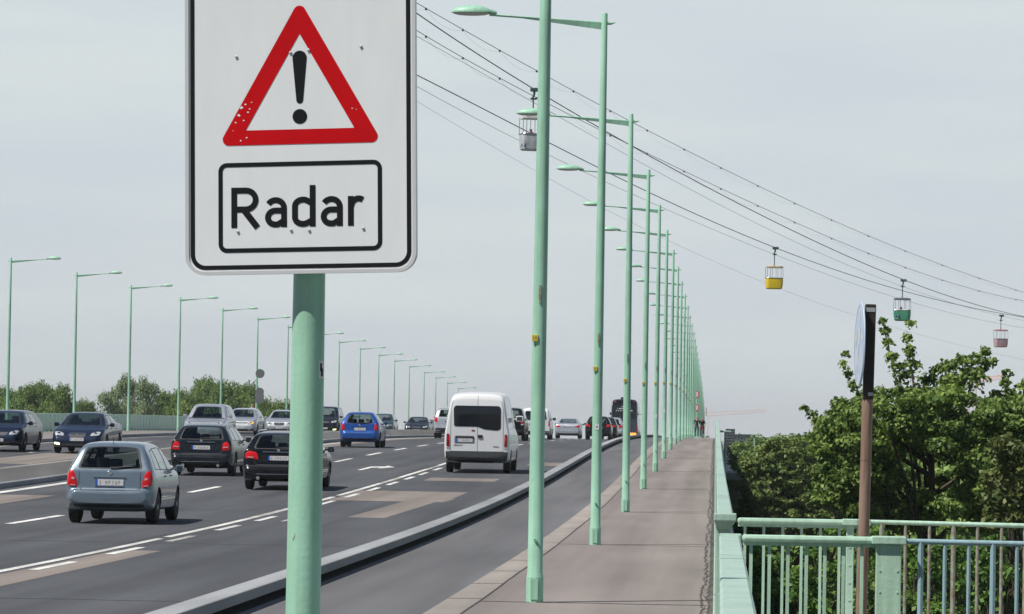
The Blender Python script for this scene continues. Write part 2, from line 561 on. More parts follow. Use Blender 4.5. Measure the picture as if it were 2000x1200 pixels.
def sheet(name, X0, X1, dz, mt, kind='structure', D0=-30, D1=700, thick=0, dz1=None):
    b = MB()
    ds = [D0] + [d for d in DS if D0 < d < D1] + [D1]
    vs, fs = [], []
    for d in ds:
        c, z = cx(d), prof(d)
        vs += [(X0 + c, d, z + dz), (X1 + c, d, z + (dz if dz1 is None else dz1))]
    for i in range(len(ds) - 1):
        fs.append((2 * i, 2 * i + 1, 2 * i + 3, 2 * i + 2))
    b.add(vs, fs)
    if thick:
        n = len(vs)
        vs2 = [(x, y, z - thick) for x, y, z in vs]
        b.add(vs2, [tuple(reversed(f)) for f in fs])
        k = len(ds)
        sf = []
        for i in range(k - 1):
            sf.append((2 * i, 2 * i + 2, n + 2 * i + 2, n + 2 * i))
            sf.append((2 * i + 3, 2 * i + 1, n + 2 * i + 1, n + 2 * i + 3))
        sf.append((1, 0, n, n + 1)); sf.append((2 * k - 2, 2 * k - 1, n + 2 * k - 1, n + 2 * k - 2))
        b.f += sf; b.m += [0] * len(sf)
    o = b.build(name, mt)
    if kind: o['kind'] = kind
    return o


def marks(name, spans, dz, mt):
    """painted marks lying on the deck: spans of (X0, X1, D0, D1) or quads"""
    b = MB()
    for sp in spans:
        X0, X1, D0, D1 = sp[:4]
        sk = sp[4] if len(sp) > 4 else 0
        n = max(1, int((D1 - D0) / 3))
        for i in range(n):
            a, c = D0 + (D1 - D0) * i / n, D0 + (D1 - D0) * (i + 1) / n
            sa, sc = sk * i / n, sk * (i + 1) / n
            b.add([(X0 + sa + cx(a), a, prof(a) + dz), (X1 + sa + cx(a), a, prof(a) + dz), (X1 + sc + cx(c), c, prof(c) + dz), (X0 + sc + cx(c), c, prof(c) + dz)], [(0, 1, 2, 3)])
    o = b.build(name, mt)
    o['kind'] = 'structure'
    return o


RZ = -.2      # carriageway lies a step below the walkway
sheet('road', -17.35, -4.6, RZ, M['asphalt'])
sheet('opposite_road', -27.5, -17.95, RZ, M['asphalt'])
sheet('cycle_path', -4.58, -2.70, -.004, M['path'])
sheet('edge_stones', -2.70, -2.36, 0, M['stone'])
sheet('pavement', -2.36, -.02, 0, M['walk'])
sheet('opposite_pavement', -33.0, -27.62, -.06, M['walk2'])
sheet('opposite_kerb', -27.62, -27.5, -.055, M['kerb'], thick=.3)
# raised kerb between carriageway and cycle path: chamfered profile


def kerbline(name, secs, mt, D0=-30, D1=700, kind='structure', notch=None):
    b = MB()
    ds = [D0] + [d for d in DS if D0 < d < D1] + [D1]
    n = len(secs)
    vs, fs = [], []
    for d in ds:
        for X, z in secs:
            vs.append((X + cx(d), d, prof(d) + z))
    for i in range(len(ds) - 1):
        for k in range(n - 1):
            fs.append((i * n + k, i * n + k + 1, (i + 1) * n + k + 1, (i + 1) * n + k))
    fs.append(tuple(range(n))); fs.append(tuple((len(ds) - 1) * n + k for k in reversed(range(n))))
    b.add(vs, fs)
    o = b.build(name, mt)
    if kind: o['kind'] = kind
    return o


kerbline('kerb', [(-4.62, -.3), (-4.615, .165), (-4.60, .178), (-4.338, .184), (-4.33, .178), (-4.332, .085), (-4.56, .08), (-4.57, -.02)], M['kerb'])
marks('kerb_gap_shade', [(-4.57, -4.345, -20, 700)], -.0015, M['seam'])  # dark strip under the kerb overhang: the gap's shade put into colour
marks('dust_line', [(-4.33, -4.24, -20, 700)], .001, M['stone'])
# joints
b = MB()
for n in range(1, 40):
    d = 19.2 * n - .15
    x0, x1, w = -2.36, -.05, .035
    pts = [(x0 + (x1 - x0) * k / 8, d + random.uniform(-.03, .03)) for k in range(9)]
    for (xa, ya), (xb, yb) in zip(pts, pts[1:]):
        b.add([(xa + cx(d), ya, prof(d) + .004), (xb + cx(d), yb, prof(d) + .004), (xb + cx(d), yb + w * 2, prof(d) + .004), (xa + cx(d), ya + w * 2, prof(d) + .004)], [(0, 1, 2, 3)])
    for k in range(5):
        dd = d + k * 3.84 + .5
        b.add([(-2.70 + cx(dd), dd, prof(dd) + .004), (-2.36 + cx(dd), dd + .1, prof(dd) + .004), (-2.36 + cx(dd), dd + .16, prof(dd) + .004), (-2.70 + cx(dd), dd + .06, prof(dd) + .004)], [(0, 1, 2, 3)])
b.build('pavement_joints', M['seam'])['kind'] = 'structure'
# seam between edge stones and pavement, and the worn gravelly strip with cracks along the parapet
b = MB()


def deckq(X, D, dz): return (X + cx(D), D, prof(D) + dz)


def wiggle(b, X, D0, D1, step, amp, w, dz):
    d = D0
    p = None
    x = X
    while d < D1:
        x = X + max(-amp, min(amp, (x - X) * .6 + random.uniform(-amp, amp)))
        q = (x + cx(d), d, prof(d) + dz)
        if p:
            b.add([p, (p[0] + w, p[1], p[2]), (q[0] + w, q[1], q[2]), q], [(0, 1, 2, 3)])
        p = q
        d += step * random.uniform(.6, 1.4)


wiggle(b, -2.365, 10, 300, 1.5, .008, .02, .005)
wiggle(b, -.135, 12, 260, .4, .032, .018, .006)
wiggle(b, -.075, 14, 260, .45, .028, .016, .0065)
wiggle(b, -.105, 13, 200, .3, .05, .008, .007)
b.build('pavement_cracks', M['seam'])['kind'] = 'structure'
marks('verge', [(-.075, -.02, 5, 700)], .003, M['gravel'])

b = MB()
for X in (-12.62, -9.3, -5.35, -15.9, -22.5): wiggle(b, X, -10, 240, 2.5, .015, .022, RZ + .002)
for d in np.arange(22, 240, 19.2):
    for k in range(30):
        xa = -17.3 + k * .42
        if xa < -4.9:
            b.add([deckq(xa, d + .05 * math.sin(k * 2.1), RZ + .0022), deckq(xa + .42, d + .05 * math.sin(k * 2.1 + 2.1), RZ + .0022), deckq(xa + .42, d + .07 + .05 * math.sin(k * 2.1 + 2.1), RZ + .0022), deckq(xa, d + .07 + .05 * math.sin(k * 2.1), RZ + .0022)], [(0, 1, 2, 3)])
b.build('road_seams', M['seam_road'])['kind'] = 'structure'
# road paint
dash = []
d = 68.7 - 11.9 * 4
while d < 640:
    dash.append((-12.80, -12.63, d, d + 5.6)); d += 11.9
dash2 = [(-20.85, -20.7, dd + 4, dd + 9.6) for dd in np.arange(20, 600, 11.9)] + [(-24.2, -24.05, dd + 7, dd + 12.6) for dd in np.arange(20, 600, 11.9)]
marks('lane_dashes', dash, RZ + .004, M['lane'])
marks('opposite_lane_dashes', dash2, RZ + .004, M['lane'])
edge = []
for a, c in [(28, 62.5), (63.3, 74.5), (82, 91.0), (92.2, 104.0), (110.5, 121), (126, 133), (136, 142)]:
    edge.append((-9.14, -9.0, a, c))
marks('edge_line', edge + [(-9.1, -8.92, dd, dd + 5.6) for dd in np.arange(150, 600, 11.9)], RZ + .004, M['lane'])
marks('worn_edge_line', [(-9.15, -9.0, 74.5, 82), (-9.13, -8.98, 104, 110.5), (-9.1, -8.97, 121, 126), (-8.82, -8.68, 61.2, 64.2), (-8.3, -8.22, 73, 76)], RZ + .0045, M['lane_worn'])
marks('short_dashes', [(-8.82, -8.68, q, q + 3.1) for q in (43, 49, 55.2, 67.2, 73, 79, 84.8, 90.8, 96.6, 102.4, 108.2, 113.4, 119.4, 125.4, 131.4)], RZ + .006, M['lane'])
marks('median_line', [(-16.95, -16.68, -20, 640)], RZ + .004, M['lane'])
marks('opposite_median_line', [(-18.55, -18.4, -20, 640)], RZ + .004, M['lane'])
marks('kerbside_line', [(-27.2, -27.0, -20, 640)], RZ + .004, M['lane_worn'])
marks('repair_patches', [(-8.90, -8.55, 20, 44), (-8.9, -8.25, 44.05, 57), (-16.55, -15.2, 60, 88), (-7.35, -6.60, 76.5, 88.3, .15), (-9.0, -6.25, 88.35, 91, .1), (-8.95, -6.25, 91.05, 97), (-8.2, -6.2, 107.5, 110.8),
                         (-23.5, -21.2, 118, 134), (-16.6, -15.9, 140, 260), (-6.3, -5.2, 128, 133)], RZ + .0025, M['tan'])
# arrow on the middle lane
b = MB()


def deckpt(X, D, dz): return (X + cx(D), D, prof(D) + dz)


ar = [(-11.02, 118), (-10.87, 118), (-10.87, 121.2), (-10.6, 121.6), (-10.6, 120.3), (-10.2, 122.2), (-10.6, 124.2), (-10.6, 123.0), (-11.02, 122.6)]
b.add([deckpt(x, y, RZ + .005) for x, y in ar], [tuple(range(len(ar)))])
b.build('road_arrow', M['lane'])['kind'] = 'structure'

# concrete median barrier
t = thing('median_barrier', 'low stained concrete barrier running between the two carriageways', 'barrier', (0, 0, 0))
kerbline('base_kerb', [(-17.98, -.35), (-17.98, -.06), (-17.9, -.04), (-17.40, -.04), (-17.35, -.07), (-17.35, -.35)], M['kerb'], kind=None).parent = t
kerbline('wall', [(-17.95, -.039), (-17.80, .24), (-17.78, .26), (-17.66, .26), (-17.64, .245), (-17.40, -.039)], M['concrete'], kind=None).parent = t

# bridge girder beneath
t = thing('bridge', 'green steel girder carrying the road bridge, seen beyond the right parapet', 'bridge', (0, 0, 0))


def girder(name, X0, X1, z0, z1, mt, D0=-30, D1=700):
    o = kerbline(name, [(X0, z0), (X0, z1), (X1, z1), (X1, z0), (X0 + .001, z0)], mt, D0=D0, D1=D1, kind=None)
    o.parent = t


girder('fascia', .16, .30, -.75, -.01, M['green_dark'])
girder('fascia', -33.4, -33.25, -.75, -.07, M['green_dark'])
girder('box_girder', -28.5, -5.5, -4.6, -.52, M['green_dark'])
girder('deck_slab', -33.25, .16, -.52, -.24, M['concrete'])
for d in (70, 160, 250, 420):
    b = MB(); b.box((-24, d, -14), (-9, d + 3, prof(d) - 4.55)); b.build('pier', M['concrete'], t)
b = MB()
for d in (150,):
    z = prof(d)
    b.box((.31, d, z - 1.1), (1.35, d + 8, z - .82)); b.box((.31, d + 1, z - 2.2), (.9, d + 7, z - 1.1))
b.build('bracket', M['concrete'], t)

# ------------------------------------------------------------------ parapets


def parapet(name, label, X, side, D0, D1, z0, top, width, mt, group=None, panel=4.8, bolts=False):
    """solid plate parapet with wide top rail; side=+1: plate stands on the road side of the rail (to the left)"""
    t = thing(name, label, 'parapet', (0, 0, 0), group=group)
    xr0, xr1 = (X, X + width) if side > 0 else (X - width, X)
    th = .045
    kerb_ = kerbline('top_rail', [(xr0, z0 + top - th), (xr0, z0 + top - .012), (xr0 + .012, z0 + top), (xr1 - .012, z0 + top), (xr1, z0 + top - .012), (xr1, z0 + top - th), (xr0 + .001, z0 + top - th)], mt, D0=D0, D1=D1, kind=None)
    kerb_.parent = t
    xp = X - .012 if side > 0 else X - width + .0
    a, c = (X + .002, X + .022) if side > 0 else (X - .022, X - .002)
    p = kerbline('plate', [(a, z0 + .02), (a, z0 + top - th), (c, z0 + top - th), (c, z0 + .02), (a + .001, z0 + .02)], mt, D0=D0, D1=D1, kind=None)
    p.parent = t
    b = MB()
    d = D0 + .03
    b.v = [tuple(v.co) for v in p.data.vertices]; b.f = [tuple(f.vertices) for f in p.data.polygons]; b.m = [0] * len(b.f)
    bpy.data.objects.remove(p)
    while d < D1:
        z = prof(d) + z0
        xa, xb = (X - .008, X + .06) if side > 0 else (X - .06, X + .010)
        b.box((xa + cx(d), d, z + .0), (xb + cx(d), d + .07, z + top - th))
        d += panel / 4 if bolts else panel
    if bolts:
        d = D0
        while d < D1:
            z = prof(d) + z0
            b.box((X - .09 + .1, d, z + .0), (X + .1, d + .12, z + .09)); d += 1.2
    b.build('plate', mt, t)
    return t


g = parapet('parapet', 'pale green bridge parapet with broad top rail, near section beside the walkway', .015, 1, -12, 25.1, 0, 1.05, .135, M['green_rail'], 'right bridge parapet')
b = MB(); b.rbox((.01, 25.0, 0), (.155, 25.12, 1.06), .01); b.build('end_post', M['green_rail'], g)
for d in (17.5, 20.3, 20.9):
    b = MB(); b.box((.012, d, 1.0495), (.153, d + .014, 1.0515)); b.build('rail_joint', M['green_dark'], g)
g = parapet('parapet', 'pale green bridge parapet running from the side gangway to the crest', .0, 1, 31.6, 700, 0, 1.05, .135, M['green_rail'], 'right bridge parapet')
b = MB()
b.rbox((-.01, 31.45, 0), (.10, 31.6, .93), .008)
b.add([(-.01, 31.42, .93), (.10, 31.42, .93), (.10, 31.62, .93), (-.01, 31.62, .93), (-.03, 31.38, 1.0), (.145, 31.38, 1.0), (.145, 31.64, 1.0), (-.03, 31.64, 1.0)],
      [(0, 3, 2, 1), (0, 1, 5, 4), (1, 2, 6, 5), (2, 3, 7, 6), (3, 0, 4, 7), (4, 5, 6, 7)])
b.rbox((-.035, 31.37, 1.0), (.15, 31.66, 1.06), .008)
b.build('end_post', M['green_rail'], g)
tp = parapet('parapet', 'pale green solid parapet on the far side of the opposite pavement, left', -33.2, -1, -10, 700, -.06, .90, .14, M['green_fence'], bolts=True)
# light kerb plate at the foot of the right parapet
kerbline('parapet_kerb', [(-.022, .0), (-.022, .06), (.014, .06), (.014, 0)], M['green_rail'], kind='structure')

# ------------------------------------------------------------------ side gangway with two balustrades
GD0, GD1 = 25.3, 30.7
t = thing('gangway', 'concrete gangway slab leading off the bridge to the right', 'gangway', (0, 0, 0))
b = MB(); b.box((.31, GD0 - .1, -.35), (9.5, GD1 + .15, -.01)); b.build('slab', M['concrete'], t)
b = MB()
for x in (3, 8.6): b.box((x, GD0 + 1.5, -14), (x + .6, GD1 - 1.5, -.36))
b.build('column', M['concrete'], t)


def balustrade(label, D, x0, x1, bars, posts, side_rail, bar_gap, blue_bars_from, rust):
    t = thing('balustrade', label, 'railing', (0, 0, 0), group='gangway balustrades')
    b = MB(); b.rbox((x0, D - .045, .998), (x1, D + .045, 1.045), .02); b.build('handrail', M['green_post'], t)
    x = x0 + .05
    while x < x1 - .05:
        b = MB(); b.box((x, D - .008, .1), (x + .022, D + .008, .975)); b.build('bar', M['green_post'], t); x += bars
    b = MB(); b.box((x0, D - .02, .07), (x1, D + .02, .1)); b.build('lower_rail', M['green_post'], t)
    b = MB(); b.box((x0 + .005, D - .012, .975), (x1, D + .012, 1.0)); b.build('rail_web', M['green_post'], t)
    for (pa, pb, dd) in posts:
        b = MB(); b.rbox((pa, D - dd, -.01), (pb, D + dd, 1.0), .006)
        b.rbox((pa - .03, D - dd - .03, 1.0), (pb + .03, D + dd + .03, 1.05), .006)
        for z in np.arange(.12, .95, .14):
            b.box((pa + .02, D - dd - .004, z), (pa + .03, D - dd, z + .01)); b.box((pb - .03, D - dd - .004, z), (pb - .02, D - dd, z + .01))
        b.build('pillar', M['green_post'], t)
    xs, ze, hz = side_rail
    b = MB(); b.tube([(xs, D, ze), (9.4, D, ze - hz)], .019, 10); b.build('tube_rail', M['bluegreen'] if not rust else M['green_post'], t, smooth=True)
    b = MB(); b.tube([(xs, D, .12), (9.4, D, .1)], .012, 8); b.build('lower_rail', M['bluegreen'], t)
    x = xs + .10
    k = 0
    while x < 9.3:
        b = MB(); b.tube([(x, D, .0), (x, D, ze - hz * (x - xs) / 8.5)], .013 if k % 3 else .019, 8)
        b.build('bar', M['rusty'] if rust else M['bluegreen'], t, smooth=True)
        x += bar_gap; k += 1
        if x > 4 and k > 24: bar_gap = .4
    return t


balustrade('near balustrade of the gangway, green handrail and wide end pillar, blue bars beyond', GD0 + .2, .16, 1.22, .122, [(1.045, 1.21, .07)], (1.24, 1.02, .03), .158, 0, False)
balustrade('far balustrade of the gangway behind the brown pole, rusty bars and thinner rail', GD1, .155, 1.18, .15, [(1.02, 1.08, .05), (1.14, 1.18, .05)], (1.2, 1.03, .05), .19, 0, True)

# brown pole with round sign seen nearly edge on
t = thing('round_sign', 'round blue and white sign seen edge on, on a leaning brown pole at the gangway', 'sign', (1.015, 27.3, -.01))
t.rotation_euler = (0, R(.85), 0)
b = MB(); b.tube([(0, 0, 0), (0, 0, 1.98)], .039, 16)
b.tube([(0, 0, 1.55), (0, 0, 1.565)], .041, 16)
b.build('pole', M['brown_pole'], t, smooth=True)
b = MB(); b.rbox((-.036, -.04, 1.98), (.040, .04, 2.655), .008); b.build('sleeve', M['brown_dark'], t)
b = MB(); b.box((-.03, -.044, 2.60), (.034, -.040, 2.63)); b.box((-.0, -.046, 2.005), (.036, -.040, 2.03)); b.build('clamp', M['rivet'], t)
ang = R(4.4)
Md = Matrix.Translation((-.066, 0, 2.37)) @ Matrix.Rotation(ang, 4, 'Z')
b = MB()
b.lathe([(.300, -.006), (.305, 0), (.300, .006)], 40, 0, Md, 'X'); disc = b.build('disc', M['disc_blue'], t, smooth=True)
b = MB()
# white border ring, walking figure and bicycle shapes on the face
N = 40
for k in range(N):
    a0, a1 = 2 * math.pi * k / N, 2 * math.pi * (k + 1) / N
    vs = [Md @ Vector((-.0075, math.cos(a) * r_, math.sin(a) * r_)) for a, r_ in ((a0, .278), (a1, .278), (a1, .298), (a0, .298))]
    b.add(vs, [(0, 1, 2, 3)])


def dface(pts):
    b.add([Md @ Vector((-.0078, y, z)) for y, z in pts], [tuple(range(len(pts)))])


dface([(-.05, .21), (-.01, .24), (.03, .21), (.03, .16), (-.01, .14), (-.05, .16)])
dface([(-.08, .12), (.06, .12), (.08, -.02), (.03, -.02), (-.05, 0)])
dface([(-.06, -.02), (-.01, -.02), (-.05, -.2), (-.10, -.2)]); dface([(0, -.03), (.05, -.03), (.10, -.2), (.05, -.2)])
dface([(-.24, .06), (-.12, .08), (-.12, .04), (-.24, .02)]); dface([(.12, .1), (.22, .02), (.2, -.02), (.1, .06)])
b.build('disc_symbol', M['disc_white'], disc)

# ------------------------------------------------------------------ lamp posts


def lamp_parts(arm_dir, H=7.97, detail=True):
    """arm_dir -1: arm reaches to the left"""
    t = thing('lamp_post', 'x', 'lamp post')
    b = MB()
    n = 20 if detail else 10
    b.lathe([(.086, -.02), (.088, .015), (.086, .03), (.086, .245), (.083, .262), (.079, .268), (.079, .30), (.076, .305), (.074, 1.5), (.068, 3.5), (.060, 5.5), (.046, H - .01), (.040, H)], n)
    b.build('pole', M['green'], t, smooth=True)
    if detail:
        b = MB(); Mx = Matrix.Translation((0, -.077, .62)) @ Matrix.Rotation(R(90), 4, 'X')
        b.lathe([(.016, -.004), (.016, .012), (.010, .012), (.010, .006)], 12, 0, Mx); b.build('earthing_boss', M['green'], t)
        b = MB(); b.box((-.035, -.094, .03), (.035, -.084, .235)); b.build('access_door', M['green'], t)
        b = MB(); b.box((-.012, -.078, 3.02), (.014, -.066, 3.16)); b.box((-.006, -.080, 2.98), (.008, -.068, 3.06)); b.build('bracket', M['rusty'], t)
        b = MB(); b.rbox((-.072, -.085, 2.60), (-.012, -.055, 2.665), .004); pl = b.build('number_plate', M['yellow_plate'], t)
        b = MB()
        for q in (-.056, -.040, -.028): b.box((q, -.0858, 2.618), (q + .004, -.085, 2.648))
        b.build('number', M['brown_dark'], pl)
    s = arm_dir
    za = H - .16
    # tapered arm, deep at the pole, thin at the head
    b = MB()
    secs = []
    for u in np.linspace(0, 1, 8):
        x = s * (.03 + 1.70 * u)
        top = za + .03 + .10 * u
        dep = .032 + .085 * max(0, 1 - u / .72)
        wv = .028 * (1 - .25 * u)
        secs.append([(x, -wv, top - .012), (x, -wv * .6, top), (x, wv * .6, top), (x, wv, top - .012), (x, wv * .5, top - dep), (x, -wv * .5, top - dep)])
    vs = [p for sc_ in secs for p in sc_]
    fs = []
    for i in range(7):
        for k in range(6):
            k2 = (k + 1) % 6
            fs.append((i * 6 + k, (i + 1) * 6 + k, (i + 1) * 6 + k2, i * 6 + k2))
    fs += [(0, 1, 2, 3, 4, 5), tuple(42 + k for k in (5, 4, 3, 2, 1, 0))]
    b.add(vs, fs)
    b.tube([(-s * .03, 0, za + .01), (-s * .10, 0, za + .008), (-s * .17, 0, za + .022)], [.026, .022, .004], 8)
    b.build('arm', M['green'], t, smooth=True, fixn=True)
    # luminaire: shallow domed housing with a glass bowl under it
    b = MB()
    hx, hz = s * 2.0, za + .155
    L2, Wd = .31, .13
    rings = [(1.0, -.012), (1.0, .0), (.96, .022), (.84, .052), (.62, .080), (.34, .096), (.05, .10)]
    n = 20
    vs, fs = [], []
    for (q, h) in rings:
        for k in range(n):
            a = 2 * math.pi * k / n
            vs.append((hx + math.cos(a) * L2 * q, math.sin(a) * Wd * q, hz + h - .0 + (.012 if False else 0)))
    for i in range(len(rings) - 1):
        for k in range(n):
            k2 = (k + 1) % n
            fs.append((i * n + k, i * n + k2, (i + 1) * n + k2, (i + 1) * n + k))
    fs.append(tuple((len(rings) - 1) * n + k for k in range(n)))
    b.add(vs, fs)
    b.tube([(hx - s * (L2 - .02), 0, hz + .0), (hx - s * (L2 + .07), 0, hz - .012)], [.05, .022], 10)
    hd = b.build('lamp_head', M['green'], t, smooth=True)
    b = MB()
    rings = [(.93, -.010), (.88, -.03), (.66, -.048), (.3, -.056)]
    vs, fs = [], []
    for (q, h) in rings:
        for k in range(n):
            a = 2 * math.pi * k / n
            vs.append((hx + math.cos(a) * L2 * q, math.sin(a) * Wd * q, hz + h))
    for i in range(len(rings) - 1):
        for k in range(n):
            k2 = (k + 1) % n
            fs.append((i * n + k2, i * n + k, (i + 1) * n + k, (i + 1) * n + k2))
    fs.append(tuple((len(rings) - 1) * n + k for k in reversed(range(n))))
    b.add(vs, fs)
    b.build('lamp_lens', M['lens'], hd, smooth=True)
    return t


ORD = ['first', 'second', 'third', 'fourth', 'fifth', 'sixth', 'seventh', 'eighth', 'ninth', 'tenth', 'eleventh', 'twelfth', 'thirteenth', 'fourteenth', 'fifteenth', 'sixteenth', 'seventeenth', 'eighteenth',
       'nineteenth', 'twentieth', 'twenty-first', 'twenty-second', 'twenty-third', 'twenty-fourth', 'twenty-fifth', 'twenty-sixth', 'twenty-seventh', 'twenty-eighth', 'twenty-ninth', 'thirtieth']
protoR = lamp_parts(-1)
for i in range(28):
    n = i + 2
    D = 19.15 * n + (.2 if n == 4 else 0)
    o = protoR if i == 0 else copy_tree(protoR)
    o.location = (-1.80 + cx(D), D, prof(D))
    o.rotation_euler = (random.uniform(-.002, .002), random.uniform(-.0022, .0022), random.uniform(-.02, .02))
    lab = ['tall green lamp post nearest the camera on the walkway, number plate, head out of frame',
           'second green lamp post along the walkway, whose lamp head reaches left across the top',
           ][i] if i < 2 else '%s green lamp post along the walkway, counted from the nearest' % ORD[i]
    tag(o, lab, 'lamp post', 'green lamp posts along the walkway')
    if i == 1:
        b = MB(); b.box((-.028, -.0765, 1.72), (.028, -.074, 1.80), 0); b.prism([(-.02, 1.77), (.02, 1.77), (.0, 1.745)], -.0772, -.0766, 1)
        b.build('sticker', [M['sticker_w'], M['sign_black']], o)
    if i in (4, 5):
        b = MB(); b.box((-.03, -.0765, 1.6), (.03, -.074, 1.7)); b.build('sticker', M['sticker_w'], o)
protoL = lamp_parts(1, 8.0, False)
leftx = [-140, 18, 150, 257, 355, 438, 508, 567, 620, 668, 709, 745, 776, 805, 834, 857, 880, 901, 920]
for i, px in enumerate(leftx):
    D = 32.0 * 7500 / (1405 - px)
    o = protoL if i == 0 else copy_tree(protoL)
    p = unproj(px, 840, D)
    zt = prof(D) - .06
    o.location = (-32.15 + cx(D), D, zt)
    o.rotation_euler = (0, random.uniform(-.004, .006), R(0))
    tag(o, ('%s lamp post from the left in the row along the opposite pavement' % ORD[max(0, i - 1)]) if i else 'lamp post of the opposite row standing just outside the left edge', 'lamp post', 'lamp posts along the opposite pavement')

# ------------------------------------------------------------------ the warning sign in the foreground
SG = 1 / 449.0
tS = thing('warning_sign', 'large white board with red warning triangle and the word Radar on a green post', 'sign', (-1.800, 16.7, 0))
b = MB()
b.lathe([(.086, -.02), (.086, .25), (.079, .26), (.0775, .3), (.0745, 1.5), (.0695, 2.4), (.067, 3.2), (.066, 4.05), (.05, 4.07)], 40)
post = b.build('post', M['green'], tS, smooth=True)
# sticker on the post
b = MB()


def wrap(z0, z1, a0, a1, r_, m, n=6):
    vs = []
    for k in range(n + 1):
        a = a0 + (a1 - a0) * k / n
        vs += [(r_ * math.cos(a), r_ * math.sin(a), z0), (r_ * math.cos(a), r_ * math.sin(a), z1)]
    b.add(vs, [(2 * k, 2 * k + 2, 2 * k + 3, 2 * k + 1) for k in range(n)], m)


zc = 1.955
wrap(zc - .038, zc + .038, R(-42), R(-12), .0728, 0)
wrap(zc - .008, zc + .028, R(-36), R(-26), .0733, 1, 3); wrap(zc - .03, zc + .005, R(-31), R(-18), .0733, 1, 3)
b.build('sticker', [M['sticker_w'], M['sign_black']], tS)
# board
TB = thing('board_root', None, None)
BT = Matrix.Translation((-.025, -.135, 2.372)) @ Matrix.Rotation(R(-10), 4, 'Z') @ Matrix.Rotation(R(-1.35), 4, 'Y') @ Matrix.Diagonal((1.02, 1, 1, 1))
bpy.data.objects.remove(TB)


def rrect(x0, z0, x1, z1, r_, n=8):
    pts = []
    for (cxx, czz, a0) in ((x1 - r_, z0 + r_, -90), (x1 - r_, z1 - r_, 0), (x0 + r_, z1 - r_, 90), (x0 + r_, z0 + r_, 180)):
        for k in range(n + 1):
            a = R(a0 + 90 * k / n)
            pts.append((cxx + r_ * math.cos(a), czz + r_ * math.sin(a)))
    return pts


def P2(pts, y): return [BT @ Vector((x * SG, y, z * SG)) for x, z in pts]


def flat(b, pts, y, m=0): b.add(P2(pts, y), [tuple(range(len(pts)))], m)


def ring(b, outer, inner, y, m=0):
    n = len(outer)
    b.add(P2(outer, y) + P2(inner, y), [(i, (i + 1) % n, n + (i + 1) % n, n + i) for i in range(n)], m)


HB = 700
b = MB()
outer = rrect(-227, 0, 227, HB, 36)
n = len(outer)
b.add(P2(outer, 0) + P2(outer, .004), [tuple(range(n)), tuple(reversed(range(n, 2 * n)))] + [(i, n + i, n + (i + 1) % n, (i + 1) % n) for i in range(n)])
board = b.build('board', M['sign_white'], tS, fixn=True)
b = MB()   # folded rim
o1, i1 = rrect(-229, -2, 229, HB + 2, 38), rrect(-222, 5, 222, HB - 5, 31)
for (ya, yb) in ((-.006, -.006),):
    ring(b, o1, i1, -.006)
n = len(o1)
b.add(P2(o1, -.006) + P2(o1, .022), [(i, n + i, n + (i + 1) % n, (i + 1) % n) for i in range(n)])
b.add(P2(i1, -.006) + P2(i1, .0), [(i, (i + 1) % n, n + (i + 1) % n, n + i) for i in range(n)])
b.build('rim', M['sign_rim'], board, fixn=False)
b = MB(); ring(b, rrect(-219, 8, 219, HB - 8, 30), rrect(-210.5, 16.5, 210.5, HB - 16.5, 22), -.0015); b.build('border_line', M['sign_black'], board)
b = MB(); ring(b, rrect(-163, 41, 162, 217, 17), rrect(-154.5, 49.5, 153.5, 208.5, 9), -.0015); b.build('box_line', M['sign_black'], board)
# triangle
b = MB()
base, half, apex, r_ = 251, 162, 533, 12


def roundtri(base, half, apex, r_, n=6):
    V3 = [(half, base), (0, apex), (-half, base)]
    pts = []
    for k in range(3):
        p, a, c = Vector(V3[k]), Vector(V3[k - 1]), Vector(V3[(k + 1) % 3])
        d1, d2 = (a - p).normalized(), (c - p).normalized()
        bis = (d1 + d2).normalized()
        hf = math.acos(max(-1, min(1, d1.dot(d2)))) / 2
        cc = p + bis * (r_ / math.sin(hf))
        n1 = (p + d1 * (r_ / math.tan(hf)) - cc); n2 = (p + d2 * (r_ / math.tan(hf)) - cc)
        for q in range(n + 1):
            v = n1.lerp(n2, q / n); v = v.normalized() * r_
            pts.append((cc.x + v.x, cc.y + v.y))
    return pts


ring(b, roundtri(251, 163, 534, 12), roundtri(280, 108, 467, 1.0), -.0016)
tri = b.build('triangle', M['sign_red'], board)
for cxx, czz, sz in [(-116, 325, 5), (-108, 331, 3), (-121, 310, 4), (-103, 316, 3), (-112, 300, 3), (-128, 296, 3), (-100, 322, 2.5), (-126, 318, 2), (-118, 260, 3), (-106, 266, 2.5), (-133, 280, 2), (104, 318, 2), (112, 316, 1.5), (-96, 335, 2)]:
    pp = [(cxx + sz * .62 * (.6 + .9 * random.random()) * math.cos(a), czz + sz * .55 * (.4 + 1.0 * random.random()) * math.sin(a)) for a in np.linspace(0, 5.6, 8)]
    b = MB(); flat(b, pp, -.0022); b.build('scratch', M['sign_white'], tri)
b = MB()   # exclamation mark
ex = []
for k in range(13): a = R(180 * k / 12); ex.append((14.2 * math.cos(a), 419.5 + 14.2 * math.sin(a)))
for k in range(9): a = R(180 + 180 * k / 8); ex.append((6.8 * math.cos(a), 337 + 6.8 * math.sin(a)))
flat(b, ex, -.0016)
flat(b, [(14.5 * math.cos(a), 305 + 14.5 * math.sin(a)) for a in np.linspace(0, 2 * math.pi, 28, endpoint=False)], -.0016)
b.build('exclamation_mark', M['sign_black'], board)


